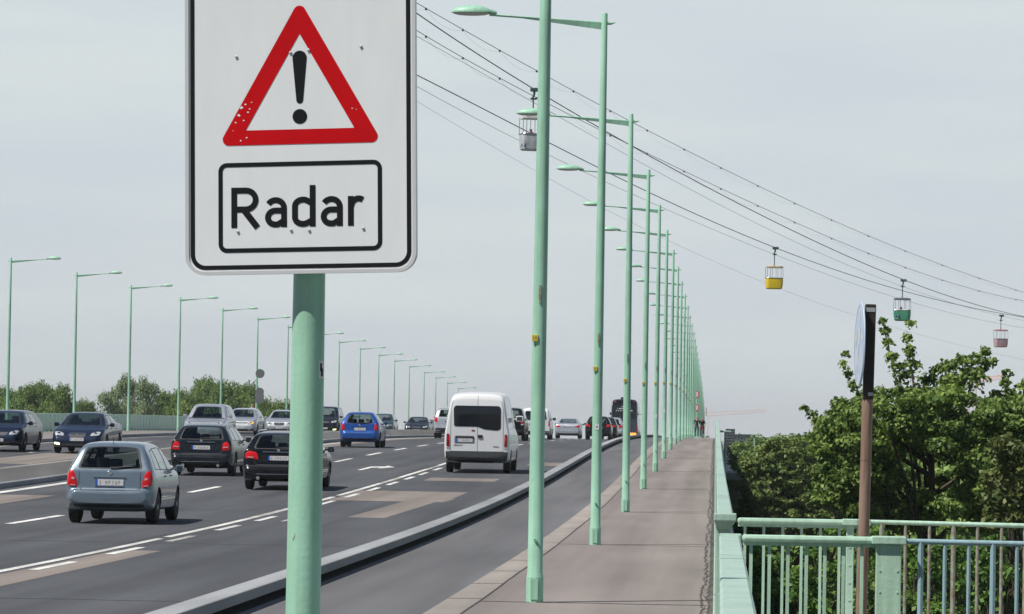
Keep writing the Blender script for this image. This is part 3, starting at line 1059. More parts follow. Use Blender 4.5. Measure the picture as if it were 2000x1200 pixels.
def stroke(b, pts, w, y):
    pts = [Vector((p[0] * 1.035, p[1])) for p in pts]
    L_, R_ = [], []
    for i, p in enumerate(pts):
        if i == 0: d = pts[1] - p
        elif i == len(pts) - 1: d = p - pts[i - 1]
        else: d = (pts[i + 1] - p).normalized() + (p - pts[i - 1]).normalized()
        d.normalize()
        nn = Vector((-d.y, d.x)) * w / 2
        L_.append(p + nn); R_.append(p - nn)
    n = len(pts)
    b.add(P2([(q.x, q.y) for q in L_ + R_], y), [(i, i + 1, n + i + 1, n + i) for i in range(n - 1)])


def arc(cxx, czz, rx, rz, a0, a1, n=10):
    return [(cxx + rx * math.cos(R(a0 + (a1 - a0) * k / n)), czz + rz * math.sin(R(a0 + (a1 - a0) * k / n))) for k in range(n + 1)]


bl, w = 89.5, 11.6


def letter_a(x0, y):
    b = MB()
    st = x0 + 37
    stroke(b, [(st, bl), (st, bl + 38)] + arc(st - 16, bl + 38, 16, 15, 0, 150, 10), w, y)
    stroke(b, [(st - 3, bl + 32.5), (st - 16, bl + 32.5)] + arc(st - 17, bl + 19, 14, 13.5, 90, 270, 12) + [(st - 12, bl + 5.5), (st - 3, bl + 11)], w, y - .0003)
    return b


b = MB()
stroke(b, [(-127, bl), (-127, bl + 79)], w, -.0016)
stroke(b, [(-127, bl + 73)] + arc(-104.5, bl + 54.5, 19, 18.5, 90, -90, 14) + [(-127, bl + 36)], w, -.0019)
stroke(b, [(-109, bl + 36), (-82, bl)], w + 1, -.0022)
b.build('letter', M['sign_black'], board)
letter_a(-68, -.0016).build('letter', M['sign_black'], board)
b = MB()
stroke(b, [(24, bl), (24, bl + 81)], w, -.0016)
stroke(b, [(24, bl + 45)] + arc(5.5, bl + 40, 15.5, 13, 60, 180, 8) + arc(5.5, bl + 18, 15.5, 12.5, 180, 300, 8) + [(24, bl + 13)], w, -.0019)
b.build('letter', M['sign_black'], board)
letter_a(39, -.0016).build('letter', M['sign_black'], board)
b = MB()
stroke(b, [(97, bl), (97, bl + 58)], w, -.0016)
stroke(b, [(97, bl + 36)] + arc(112, bl + 38, 14, 15, 165, 55, 9), w, -.0019)
b.build('letter', M['sign_black'], board)
for x, z in [(-126, 425), (122, 438), (-18, 430), (18, 434), (-124, 82), (-18, 83), (18, 82), (125, 84), (-126, 660), (122, 660)]:
    b = MB()
    Mx = BT @ Matrix.Translation((x * SG, -.0024, z * SG)) @ Matrix.Rotation(R(90), 4, 'X')
    b.lathe([(.0068, 0), (.0064, .0022), (.004, .0035), (.001, .004)], 10, 0, Mx)
    b.build('rivet', M['rivet'], board, smooth=True)
for z0 in (2.62, 3.5):
    b = MB(); b.box((-.40, .005, z0 - 2.372), (.36, .022, z0 - 2.332), 0, BT); b.build('bracket_rail', M['alu_back'], tS)
    b = MB(); b.box((-.085, -.085, z0), (.085, .085, z0 + .04)); b.build('clamp', M['alu_back'], tS)

# ------------------------------------------------------------------ vehicles


def inpoly(x, y, poly):
    c = False
    n = len(poly)
    for i in range(n):
        x1, y1 = poly[i]; x2, y2 = poly[i - 1]
        if (y1 > y) != (y2 > y) and x < (x2 - x1) * (y - y1) / (y2 - y1 + 1e-12) + x1: c = not c
    return c


def rounded(poly, r_=.05, n=4):
    out = []
    k = len(poly)
    for i in range(k):
        p, a, c = Vector(poly[i]), Vector(poly[i - 1]), Vector(poly[(i + 1) % k])
        d1, d2 = a - p, c - p
        q = min(r_, d1.length * .45, d2.length * .45)
        s, e = p + d1.normalized() * q, p + d2.normalized() * q
        for j in range(n + 1):
            u = j / n
            pt = s * (1 - u) ** 2 + p * 2 * u * (1 - u) + e * u * u
            out.append((pt.x, pt.y))
    return out


def densify(poly, step=.06):
    out = []
    for i in range(len(poly)):
        a, c = Vector(poly[i]), Vector(poly[(i + 1) % len(poly)])
        n = max(1, int((c - a).length / step))
        for k in range(n):
            p = a.lerp(c, k / n); out.append((p.x, p.y))
    return out


def scale_poly(poly, s_, c=None):
    if c is None:
        c = (sum(p[0] for p in poly) / len(poly), sum(p[1] for p in poly) / len(poly))
    return [(c[0] + (p[0] - c[0]) * s_, c[1] + (p[1] - c[1]) * s_) for p in poly]


class Car:
    def __init__(s, name, label, cat, group, P, paint, X, D, away=True, lod=1, glass=None, yaw=0, dzz=0):
        s.P = P
        s.L, s.hw, s.H = P['L'], P['W'] / 2, P['H']
        s.lod = lod
        s.glass = glass or M['glass']
        Yc = D + s.L / 2
        s.root = thing(name, label, cat, (0, 0, 0), group=group)
        slope = (prof(Yc + 2) - prof(Yc - 2)) / 4
        s.root.location = (X + cx(Yc), Yc, prof(Yc) + RZ + .005 + dzz)
        s.root.rotation_euler = (math.atan(slope), 0, yaw) if away else (-math.atan(slope), 0, math.pi + yaw)
        s.paint = paint
        s.body()

    def stations(s):
        P = s.P
        top = P['top']            # list of (y from rear, z)
        ys = sorted(set([p[0] for p in top] + [0.015, .06, .12, .2, s.L - .015, s.L - .06, s.L - .14, s.L - .28] + list(np.arange(.5, s.L - .3, .45))))
        ty, tz = [p[0] for p in top], [p[1] for p in top]
        out = []
        belt = P['belt']
        cr = P.get('corner', .16)
        cl = P.get('corner_len', .40)
        for y in ys:
            zt = float(np.interp(y, ty, tz))
            bz = float(np.interp(y, [0, s.L * .5, s.L], [belt[0], belt[1], belt[2]]))
            dr = min(y, cl) / cl; df = min(s.L - y, cl * 1.5) / (cl * 1.5)
            w = s.hw * (1 - cr * (1 - dr) ** 2.2) * (1 - (cr * 1.3) * (1 - df) ** 2)
            full = s.H
            c = max(0, min(1, (zt - bz) / (full - bz)))
            wr = w * (.90 - c * (.90 - P.get('roofw', .74)))
            zb = P.get('zb', .22)
            zb += .16 * max(0, 1 - y / .35) ** 1.4 + .06 * max(0, 1 - (s.L - y) / .3)
            bz2 = min(bz, zt - .035)
            out.append((y, zb, bz2, zt, w, wr))
        return out

    def body(s):
        st = s.stations()
        P = s.P
        sm = P.get('sill', .97)
        verts = []
        half = []
        for (y, zb, bz, zt, w, wr) in st:
            h = zt - bz
            lo_ = bz - zb
            pts = [(0, zb), (w * .7, zb), (w * sm * .97, zb + .015), (w * sm, zb + .08), (w, zb + lo_ * .38), (w * 1.0, zb + lo_ * .62), (w * .985, bz - .07 * min(1, lo_)), (w * .955, bz),
                   (w * .955 + (wr - w * .955) * .5, bz + h * .5), (wr, bz + h * .80), (wr * .95, bz + h * .92), (wr * .80, bz + h * .975), (wr * .45, bz + h * .997), (0, zt)]
            half.append([(x, y - s.L / 2, z) for x, z in pts])
        bm = bmesh.new()
        n = len(half[0])
        rows = []
        for hrow in half:
            r_ = [bm.verts.new(p) for p in hrow]
            l_ = [None] + [bm.verts.new((-p[0], p[1], p[2])) for p in hrow[1:-1]] + [None]
            l_[0] = r_[0]; l_[-1] = r_[-1]
            rows.append((r_, l_))
        for i in range(len(rows) - 1):
            for k in range(n - 1):
                a, c = rows[i], rows[i + 1]
                bm.faces.new((a[0][k], a[0][k + 1], c[0][k + 1], c[0][k]))
                bm.faces.new((a[1][k], c[1][k], c[1][k + 1], a[1][k + 1]))
        for (rw, fl) in ((rows[0], 0), (rows[-1], 1)):
            for k in range(n - 1):
                vs = [rw[0][k], rw[0][k + 1], rw[1][k + 1], rw[1][k]]
                u = []
                for v in vs:
                    if v not in u: u.append(v)
                if fl: pass
                if len(u) >= 3: bm.faces.new(u)
        bmesh.ops.recalc_face_normals(bm, faces=bm.faces[:])
        me = bpy.data.meshes.new('body')
        bm.to_mesh(me); bm.free()
        ob = bpy.data.objects.new('body', me)
        COL.objects.link(ob)
        md = ob.modifiers.new('s', 'SUBSURF'); md.levels = 2; md.render_levels = 2
        dg = bpy.context.evaluated_depsgraph_get()
        me2 = bpy.data.meshes.new_from_object(ob.evaluated_get(dg))
        ob.modifiers.clear()
        ob.data = me2
        bmx = bmesh.new(); bmx.from_mesh(me2)
        s.bvh = BVHTree.FromBMesh(bmx); bmx.free()
        me2.materials.clear()
        me2.materials.append(s.paint); me2.materials.append(M['black'])
        wr_, wx = P['wheel_r'], P['wheels']
        cm = MB()
        for wy in wx:
            for sd in (-1, 1):
                Mx = Matrix.Translation((sd * (s.hw - .13), wy - s.L / 2, wr_)) @ Matrix.Rotation(R(90), 4, 'Y')
                cm.lathe([(wr_ + .055, -.22), (wr_ + .055, .3)], 28, 1, Mx)
        co = cm.build('cut', [s.paint, M['black']], fixn=True)
        bo = ob.modifiers.new('b', 'BOOLEAN'); bo.operation = 'DIFFERENCE'; bo.object = co; bo.solver = 'EXACT'
        dg = bpy.context.evaluated_depsgraph_get()
        me3 = bpy.data.meshes.new_from_object(ob.evaluated_get(dg))
        ob.modifiers.clear()
        if len(me3.polygons) > 200: ob.data = me3
        cmz = co.data
        bpy.data.objects.remove(co)
        ob.parent = s.root
        s.ob = ob
        s.holes = []
        smooth_angle(ob.data, 38)
        # wheels
        for wy in wx:
            for sd in (-1, 1):
                b = MB()
                tw = P.get('tw', .2)
                Mx = Matrix.Translation((sd * (s.hw - .02 - tw / 2), wy - s.L / 2, wr_))
                b.lathe([(wr_ * .64, -tw / 2), (wr_ * .86, -tw / 2), (wr_ * .97, -tw * .42), (wr_, -tw * .3), (wr_, tw * .3), (wr_ * .97, tw * .42), (wr_ * .86, tw / 2), (wr_ * .64, tw / 2)], 28, 0, Mx, 'X')
                whl = b.build('wheel', M['tyre'], s.root, smooth=True)
                if s.lod:
                    b = MB()
                    xo = sd * (tw / 2 - .005)
                    b.lathe([(wr_ * .66, xo - sd * .05), (wr_ * .67, xo), (wr_ * .60, xo + sd * .006), (wr_ * .56, xo - sd * .03), (.02, xo - sd * .05)], 24, 1, Mx, 'X')
                    for k in range(5):
                        a = 2 * math.pi * k / 5 + wy
                        Mr = Mx @ Matrix.Rotation(a, 4, 'X')
                        b.box((min(xo - sd * .02, xo), -.035, .03), (max(xo - sd * .02, xo), .035, wr_ * .60), 0, Mr)
                    b.lathe([(.055, xo - sd * .02), (.05, xo + sd * .006)], 12, 0, Mx, 'X')
                    b.build('rim', [M['rim'], M['rim_dark']], whl, smooth=False, fixn=True)

    def hit(s, u, v, view):
        """view: 'rear','front' -> (x,z); 'left','right' -> (y,z); 'top' -> (x,y)"""
        if view == 'rear': o, d = Vector((u, -s.L, v)), Vector((0, 1, 0))
        elif view == 'front': o, d = Vector((u, s.L, v)), Vector((0, -1, 0))
        elif view == 'right': o, d = Vector((3, u, v)), Vector((-1, 0, 0))
        elif view == 'left': o, d = Vector((-3, u, v)), Vector((1, 0, 0))
        h = s.bvh.ray_cast(o, d)
        if h[0] is None:
            mid = o + d * s.L
            h = s.bvh.find_nearest(Vector((u * .97, (-s.L if view == 'rear' else s.L) / 2, v)) if view in ('rear', 'front') else Vector((s.hw * (1 if view == 'right' else -1), u, v)))
        return h[0], -d

    def patch(s, name, mt, poly, view, off=.006, depth=.03, rad=.04, cut=False, bulge=0, border=None, parent=None, step=.07, rings=(1, .93, .75, .5, .25)):
        poly = densify(rounded(poly, rad), step)
        c = (sum(p[0] for p in poly) / len(poly), sum(p[1] for p in poly) / len(poly))
        vs, fs, ms = [], [], []
        n = len(poly)
        for ri, q in enumerate(rings):
            for p in scale_poly(poly, q, c):
                h, d = s.hit(p[0], p[1], view)
                vs.append(h + d * (off + bulge * (1 - q * q)))
        h, d = s.hit(c[0], c[1], view)
        vs.append(h + d * (off + bulge))
        for i in range(len(rings) - 1):
            for k in range(n):
                k2 = (k + 1) % n
                fs.append((i * n + k, i * n + k2, (i + 1) * n + k2, (i + 1) * n + k)); ms.append(1 if (border and i == 0) else 0)
        e = (len(rings) - 1) * n
        for k in range(n): fs.append((e + k, e + (k + 1) % n, len(vs) - 1)); ms.append(0)
        base = len(vs)
        for k in range(n): vs.append(vs[k] - d * depth)
        for k in range(n): fs.append((k, base + k, base + (k + 1) % n, (k + 1) % n)); ms.append(1 if border else 0)
        b = MB(); b.v = [tuple(v) for v in vs]; b.f = fs; b.m = ms
        o = b.build(name, [mt, border] if border else mt, parent or s.root, smooth=False, fixn=True)
        me = o.data
        me.polygons.foreach_set('use_smooth', [True] * len(me.polygons))
        if border or depth: smooth_angle(me, 50)
        if cut: s.holes.append((scale_poly(poly, .95, c), view))
        return o

    def finish(s):
        if s.holes:
            bm = bmesh.new(); bm.from_mesh(s.ob.data)
            dele = []
            for f in bm.faces:
                c = f.calc_center_median(); nn = f.normal
                for poly, view in s.holes:
                    if view == 'rear' and c.y < -s.L * .1 and nn.y < -.05 and inpoly(c.x, c.z, poly): dele.append(f); break
                    if view == 'front' and c.y > 0 and nn.y > .1 and inpoly(c.x, c.z, poly): dele.append(f); break
                    if view == 'right' and nn.x > .3 and inpoly(c.y, c.z, poly): dele.append(f); break
                    if view == 'left' and nn.x < -.3 and inpoly(c.y, c.z, poly): dele.append(f); break
            bmesh.ops.delete(bm, geom=dele, context='FACES')
            bm.to_mesh(s.ob.data); bm.free()

    def mirror(s, poly): return [(-x, z) for x, z in reversed(poly)]

    def pair(s, name, mt, poly, view, **k):
        return [s.patch(name, mt, poly, view, **k), s.patch(name, mt, s.mirror(poly), view, **k)]

    def numplate(s, z, view, w=.52, h=.11, x=0, mt=None):
        p, d = s.hit(x, z, view)
        b = MB()
        sg = 1 if view == 'rear' else -1
        hits = [s.hit(x + q, z + r_, view)[0].y for q in (-w / 2, 0, w / 2) for r_ in (-h / 2, h / 2)]
        y = (min(hits) if view == 'rear' else max(hits)) - sg * .014
        ya, yb = sorted((y, y + sg * .012))
        b.rbox((x - w / 2, ya, z - h / 2), (x + w / 2, yb, z + h / 2), .004)
        pl = b.build('number_plate', mt or M['plate'], s.root)
        b = MB()
        yy = y - sg * .001
        e = -w / 2 * sg
        xa, xb = sorted((x + e, x + e + .045 * sg))
        b.box((xa, min(yy, yy + sg * .001), z - h / 2), (xb, max(yy, yy + sg * .001), z + h / 2), 0)
        # blurred characters, unreadable in the photograph: short dark strokes
        for k in range(7):
            if k == 1: continue
            cx_ = x + sg * (-w / 2 + .085 + k * .060)
            for (ax, az, bx, bz) in random.sample([(-.016, -.03, -.009, .03), (.009, -.03, .016, .03), (-.012, .022, .012, .03), (-.012, -.03, .012, -.022), (-.012, -.004, .012, .004)], 3):
                b.box((cx_ + ax, min(yy, yy + sg * .0006), z + az), (cx_ + bx, max(yy, yy + sg * .0006), z + bz), 1)
        b.build('plate_marks', [M['eu_blue'], M['black']], pl)
        return pl

    def mirrors(s, y, z, mt, size=1.0, out=.10):
        for sd in (-1, 1):
            p, _ = s.hit(y, z, 'right' if sd > 0 else 'left')
            b = MB()
            x0 = p.x
            a, c = sorted((x0 - sd * .02, x0 + sd * (out + .02)))
            b.box((a, y - .02, z - .02), (c, y + .03, z + .02))
            a, c = sorted((x0 + sd * out * .7, x0 + sd * (out * .7 + .15 * size)))
            b.rbox((a, y - .05, z - .055 * size), (c, y + .06, z + .07 * size), .035)
            mr = b.build('wing_mirror', mt, s.root, smooth=True)
            b = MB()
            a, c = sorted((x0 + sd * (out * .7 + .025), x0 + sd * (out * .7 + .125 * size)))
            b.box((a, y - .053, z - .03 * size), (c, y - .05, z + .048 * size)); b.build('mirror_glass', M['mirror_glass'], mr)

    def seats(s, rows, n=2, zseat=.55, hz=1.12):
        for (y, cnt) in rows:
            yy = y - s.L / 2
            for k in range(cnt):
                x = (k - (cnt - 1) / 2) * (s.hw * .95 if cnt == 2 else s.hw * .58)
                wd = .24 if cnt == 2 else .17
                b = MB()
                b.rbox((x - wd, yy, zseat - .1), (x + wd, yy + .48, zseat + .04), .03)
                b.rbox((x - wd * .95, yy - .12, zseat), (x + wd * .95, yy + .03, hz - .18), .05)
                b.rbox((x - .12, yy - .12, hz - .15), (x + .12, yy - .03, hz + .05), .04)
                b.build('seat', M['seat'], s.root, smooth=True)
        yd = s.P['dash'] - s.L / 2
        b = MB(); b.rbox((-s.hw * .86, yd - .1, .6), (s.hw * .86, yd + .35, s.P['belt'][1] - .01), .04)
        b.build('dashboard', M['seat'], s.root)

    def side_windows(s, polys, glass=None, trim=None):
        for poly in polys:
            pl = [(y - s.L / 2, z) for y, z in poly]
            for v in ('right', 'left'):
                s.patch('side_window', glass or s.glass, pl, v, cut=True, border=trim or M['black'], off=.004, rad=.05)

    def handles(s, pts):
        for (y, z) in pts:
            for sd, v in ((1, 'right'), (-1, 'left')):
                p, _ = s.hit(y - s.L / 2, z, v)
                b = MB(); a, c = sorted((p.x, p.x + sd * .03))
                b.rbox((a, p.y - .08, z - .012), (c, p.y + .08, z + .014), .008); b.build('door_handle', s.paint, s.root)

    def seams(s, lines, view, w=.008):
        """door gaps and panel joints: thin dark ribbons set into the surface"""
        b = MB()
        for ln in lines:
            pts = []
            for (a, c) in zip(ln, ln[1:]):
                n = max(1, int((Vector(c) - Vector(a)).length / .06))
                for k in range(n): pts.append((a[0] + (c[0] - a[0]) * k / n, a[1] + (c[1] - a[1]) * k / n))
            pts.append(ln[-1])
            for vw in ([view] if view in ('rear', 'front') else ['right', 'left']):
                prev = None
                for i, p in enumerate(pts):
                    q = pts[min(i + 1, len(pts) - 1)]; o = pts[max(i - 1, 0)]
                    dd = Vector((q[0] - o[0], q[1] - o[1])).normalized() * w / 2
                    sh = s.L / 2 if vw in ('right', 'left') else 0
                    h1, d = s.hit(p[0] - sh - dd.y, p[1] + dd.x, vw); h2, d = s.hit(p[0] - sh + dd.y, p[1] - dd.x, vw)
                    cur = (h1 + d * .0035, h2 + d * .0035)
                    if prev: b.add([prev[0], prev[1], cur[1], cur[0]], [(0, 1, 2, 3)])
                    prev = cur
        b.build('panel_gap', M['black'], s.root)


def badge(c, x, z, view, r_=.045):
    p, d = c.hit(x, z, view)
    b = MB(); Mx = Matrix.Translation(p + d * .002)
    b.lathe([(r_, 0), (r_ * .9, d.y * .012), (r_ * .3, d.y * .012)], 16, 0, Mx, 'Y')
    b.build('badge', M['chrome'], c.root, fixn=True)


HATCH = dict(L=4.0, W=1.66, H=1.50, belt=(.98, .95, .90), zb=.22, wheel_r=.31, wheels=(.74, 3.2), roofw=.70, corner=.19, dash=2.85,
             top=[(0, .55), (.02, .605), (.11, .63), (.125, .70), (.135, .93), (.17, 1.0), (.26, 1.17), (.42, 1.39), (.50, 1.45), (.8, 1.49), (1.5, 1.50), (2.1, 1.465), (2.4, 1.39), (3.0, 1.02), (3.15, .965), (3.6, .88), (3.85, .76), (3.95, .6), (4.0, .5)])
WAGON = dict(L=4.7, W=1.80, H=1.47, belt=(.98, .94, .88), zb=.21, wheel_r=.325, wheels=(.95, 3.75), roofw=.70, dash=3.3, corner=.13,
             top=[(0, .52), (.06, .60), (.11, .64), (.125, .80), (.14, .95), (.18, 1.03), (.36, 1.22), (.55, 1.37), (.68, 1.42), (1.2, 1.46), (2.0, 1.47), (2.6, 1.44), (2.95, 1.35), (3.55, .99), (3.75, .94), (4.3, .86), (4.55, .72), (4.66, .56), (4.7, .46)])
SEDAN = dict(L=4.8, W=1.86, H=1.45, belt=(.98, .94, .86), zb=.2, wheel_r=.33, wheels=(1.0, 3.85), roofw=.68, dash=3.2, corner=.15,
             top=[(0, .52), (.03, .66), (.07, .90), (.14, 1.0), (.45, 1.05), (.8, 1.09), (1.2, 1.27), (1.6, 1.41), (2.1, 1.45), (2.6, 1.43), (2.9, 1.36), (3.55, 1.0), (3.75, .94), (4.3, .84), (4.62, .70), (4.75, .55), (4.8, .45)])


# ---- 1: silver-blue hatchback
def hatch_car(name, label, group, paint, X, D, P=HATCH, see=.0, kind='skoda', lod=1):
    c = Car(name, label, 'car', group, P, paint, X, D, True, lod)
    L, h, H = c.L, c.hw, c.H
    q = H / 1.5
    win = {'skoda': [(-.60, 1.01 * q), (.60, 1.01 * q), (.49, 1.385 * q), (.25, 1.41 * q), (-.25, 1.41 * q), (-.49, 1.385 * q)],
           'citroen': [(-.57, 1.03 * q), (-.3, 1.0 * q), (.3, 1.0 * q), (.57, 1.03 * q), (.45, 1.40 * q), (-.45, 1.40 * q)],
           'golf': [(-.55, 1.02 * q), (.55, 1.02 * q), (.46, 1.38 * q), (-.46, 1.38 * q)]}[kind]
    c.patch('rear_window', c.glass, win, 'rear', cut=True, border=M['black'], off=.006, rad=.06)
    ws = [(-.62, .99), (.62, .99), (.5, 1.40 * q), (-.5, 1.40 * q)]
    c.patch('windscreen', c.glass, ws, 'front', cut=True, border=M['black'], rad=.06)
    c.side_windows([[(.50, 1.00), (1.05, .985), (1.05, 1.36 * q), (.75, 1.34 * q)], [(1.12, .985), (1.93, .97), (1.93, 1.39 * q), (1.12, 1.38 * q)], [(2.0, .97), (2.82, .965), (2.42, 1.33 * q), (2.0, 1.38 * q)]])
    if kind == 'skoda':
        lt = [(.60, .66), (.775, .70), (.79, .86), (.74, .985), (.67, .96), (.60, .78)]
    elif kind == 'citroen':
        lt = [(.60, .70), (.78, .72), (.76, .86), (.66, 1.02), (.63, .98), (.615, .80)]
    else:
        lt = [(.50, .80), (.74, .82), (.75, .95), (.66, .99), (.50, .93)]
    for o in c.pair('tail_light', M['tail'], lt, 'rear', off=.012, bulge=.012, rad=.04, depth=.04):
        pass
    cl = [(.635, .735), (.74, .75), (.735, .80), (.64, .79)]
    if kind == 'skoda':
        cl = [(.64, .80), (.70, .815), (.70, .85), (.645, .845)]
        c.pair('tail_light_insert', M['tail_clear'], cl, 'rear', off=.028, rad=.02, depth=.015)
        c.pair('tail_light_insert', M['tail_clear'], [(.63, .69), (.72, .70), (.72, .715), (.63, .705)], 'rear', off=.028, rad=.01, depth=.01)
    # panel gap outlining the lower hatch
    c.seams([[(-.56, .95), (-.565, .70), (-.50, .61), (.50, .61), (.565, .70), (.56, .95)]], 'rear', .010)
    b = MB(); p, d = c.hit(0, .855, 'rear')
    b.rbox((-.30, p.y - .022, .845), (.30, p.y + .01, .868), .006); b.build('boot_trim', paint, c.root)
    c.numplate(.755, 'rear')
    b = MB()
    pa, d = c.hit(0, .685, 'rear'); b.rbox((-.27, pa.y - .018, .683), (.27, pa.y, .693), .003); b.build('chrome_strip', M['chrome'], c.root)
    badge(c, 0, .925, 'rear')
    c.patch('bumper_trim', M['black'], [(-.62, .30), (.62, .30), (.66, .36), (-.66, .36)], 'rear', off=.006, rad=.02)
    # wiper
    p, d = c.hit(.1, 1.03 * q, 'rear'); p2, d = c.hit(.42, 1.055 * q, 'rear'); pm, d = c.hit(0, 1.03 * q, 'rear')
    b = MB(); b.tube([pm + d * .03, p + d * .03, p2 + d * .025], .011, 6); b.build('rear_wiper', M['black'], c.root)
    # roof aerial and spoiler
    b = MB(); b.tube([(0, .55 - L / 2, H * .965), (0, .42 - L / 2, H * .965 + .13)], .006, 6); b.build('aerial', M['black'], c.root)
    c.mirrors(2.78 - L / 2, .985, paint)
    c.handles([(1.55, .86), (2.3, .86)])
    c.seams([[(1.08, 1.0), (1.08, .5), (1.2, .3)], [(1.96, .98), (1.96, .3)], [(2.85, .95), (2.9, .5), (2.85, .3)]], 'side')
    c.patch('headlight', M['head'], [(.45, .62), (.72, .66), (.70, .80), (.5, .76)], 'front', off=.01)
    c.patch('headlight', M['head'], [(-.72, .66), (-.45, .62), (-.5, .76), (-.70, .80)], 'front', off=.01)
    c.seats([(.95, 3), (1.95, 2)], hz=1.13 * q)
    c.finish()
    return c


def wagon_car(label, group, paint, X, D, kind, P=WAGON, name='estate_car', lights='tail', lod=1):
    c = Car(name, label, 'car', group, P, paint, X, D, True, lod)
    L, h, H = c.L, c.hw, c.H
    c.patch('rear_window', c.glass, [(-.64, 1.03), (.64, 1.03), (.53, 1.36), (.25, 1.385), (-.25, 1.385), (-.53, 1.36)], 'rear', cut=True, border=M['black'], rad=.07)
    c.patch('windscreen', c.glass, [(-.66, .98), (.66, .98), (.52, 1.37), (-.52, 1.37)], 'front', cut=True, border=M['black'], rad=.06)
    c.side_windows([[(.5, 1.02), (1.2, .99), (1.2, 1.36), (.85, 1.34)], [(1.28, .99), (2.15, .97), (2.15, 1.38), (1.28, 1.37)], [(2.22, .97), (3.25, .955), (2.8, 1.31), (2.22, 1.375)]], M['glass_dark'], M['black'])
    if kind == 'c':
        lt = [(.60, .72), (.83, .74), (.80, .90), (.73, .98), (.62, .93)]
    else:
        lt = [(.50, .76), (.84, .78), (.84, .92), (.72, .98), (.54, .93)]
    c.pair('tail_light', M[lights], lt, 'rear', off=.012, bulge=.012, depth=.04)
    c.pair('tail_light_insert', M['tail_clear'], [(.63, .80), (.78, .81), (.78, .835), (.63, .825)], 'rear', off=.03, rad=.01, depth=.015)
    b = MB(); p, d = c.hit(0, .955, 'rear'); b.rbox((-.40, p.y - .03, .945), (.40, p.y + .005, .965), .006); b.build('chrome_strip', M['chrome'], c.root)
    c.numplate(.80, 'rear')
    badge(c, 0, .995, 'rear', .04)
    c.seams([[(-.60, .98), (-.61, .72), (-.55, .63), (.55, .63), (.61, .72), (.60, .98)], [(-.85, .60), (.85, .60)]], 'rear', .01)
    c.patch('bumper_trim', M['black'], [(-.66, .28), (.66, .28), (.70, .38), (-.70, .38)], 'rear', off=.006, rad=.02)
    b = MB()
    p, d = c.hit(0, .40, 'rear'); b.rbox((-.55, p.y - .02, .395), (.55, p.y, .41), .004); b.build('bumper_strip', M['chrome'], c.root)
    for sd in (-1, 1):
        b = MB(); b.tube([(sd * .50, -L / 2 + .03, .30), (sd * .50, -L / 2 + .2, .30)], .045, 12); b.build('exhaust_pipe', M['chrome'], c.root, smooth=True)
    p, d = c.hit(.0, 1.06, 'rear'); p2, d = c.hit(.38, 1.085, 'rear')
    b = MB(); b.tube([p + d * .025, p2 + d * .02], .012, 6); b.build('rear_wiper', M['black'], c.root)
    for sd in (-1, 1):
        b = MB(); x = sd * .60
        b.tube([(x, -L / 2 + .8, H - .075), (x, -L / 2 + .95, H - .025), (x, -L / 2 + 2.5, H - .02), (x, -L / 2 + 2.7, H - .075)], .014, 8); b.build('roof_rail', M['chrome'], c.root, smooth=True)
    c.mirrors(3.15 - L / 2, .98, paint, 1.1)
    c.handles([(1.75, .86), (2.75, .86)])
    c.seams([[(1.24, 1.0), (1.3, .6), (1.45, .3)], [(2.18, .98), (2.18, .28)], [(3.3, .95), (3.32, .5), (3.25, .28)]], 'side')
    c.seats([(1.15, 3), (2.3, 2)], hz=1.12)
    c.finish()
    return c


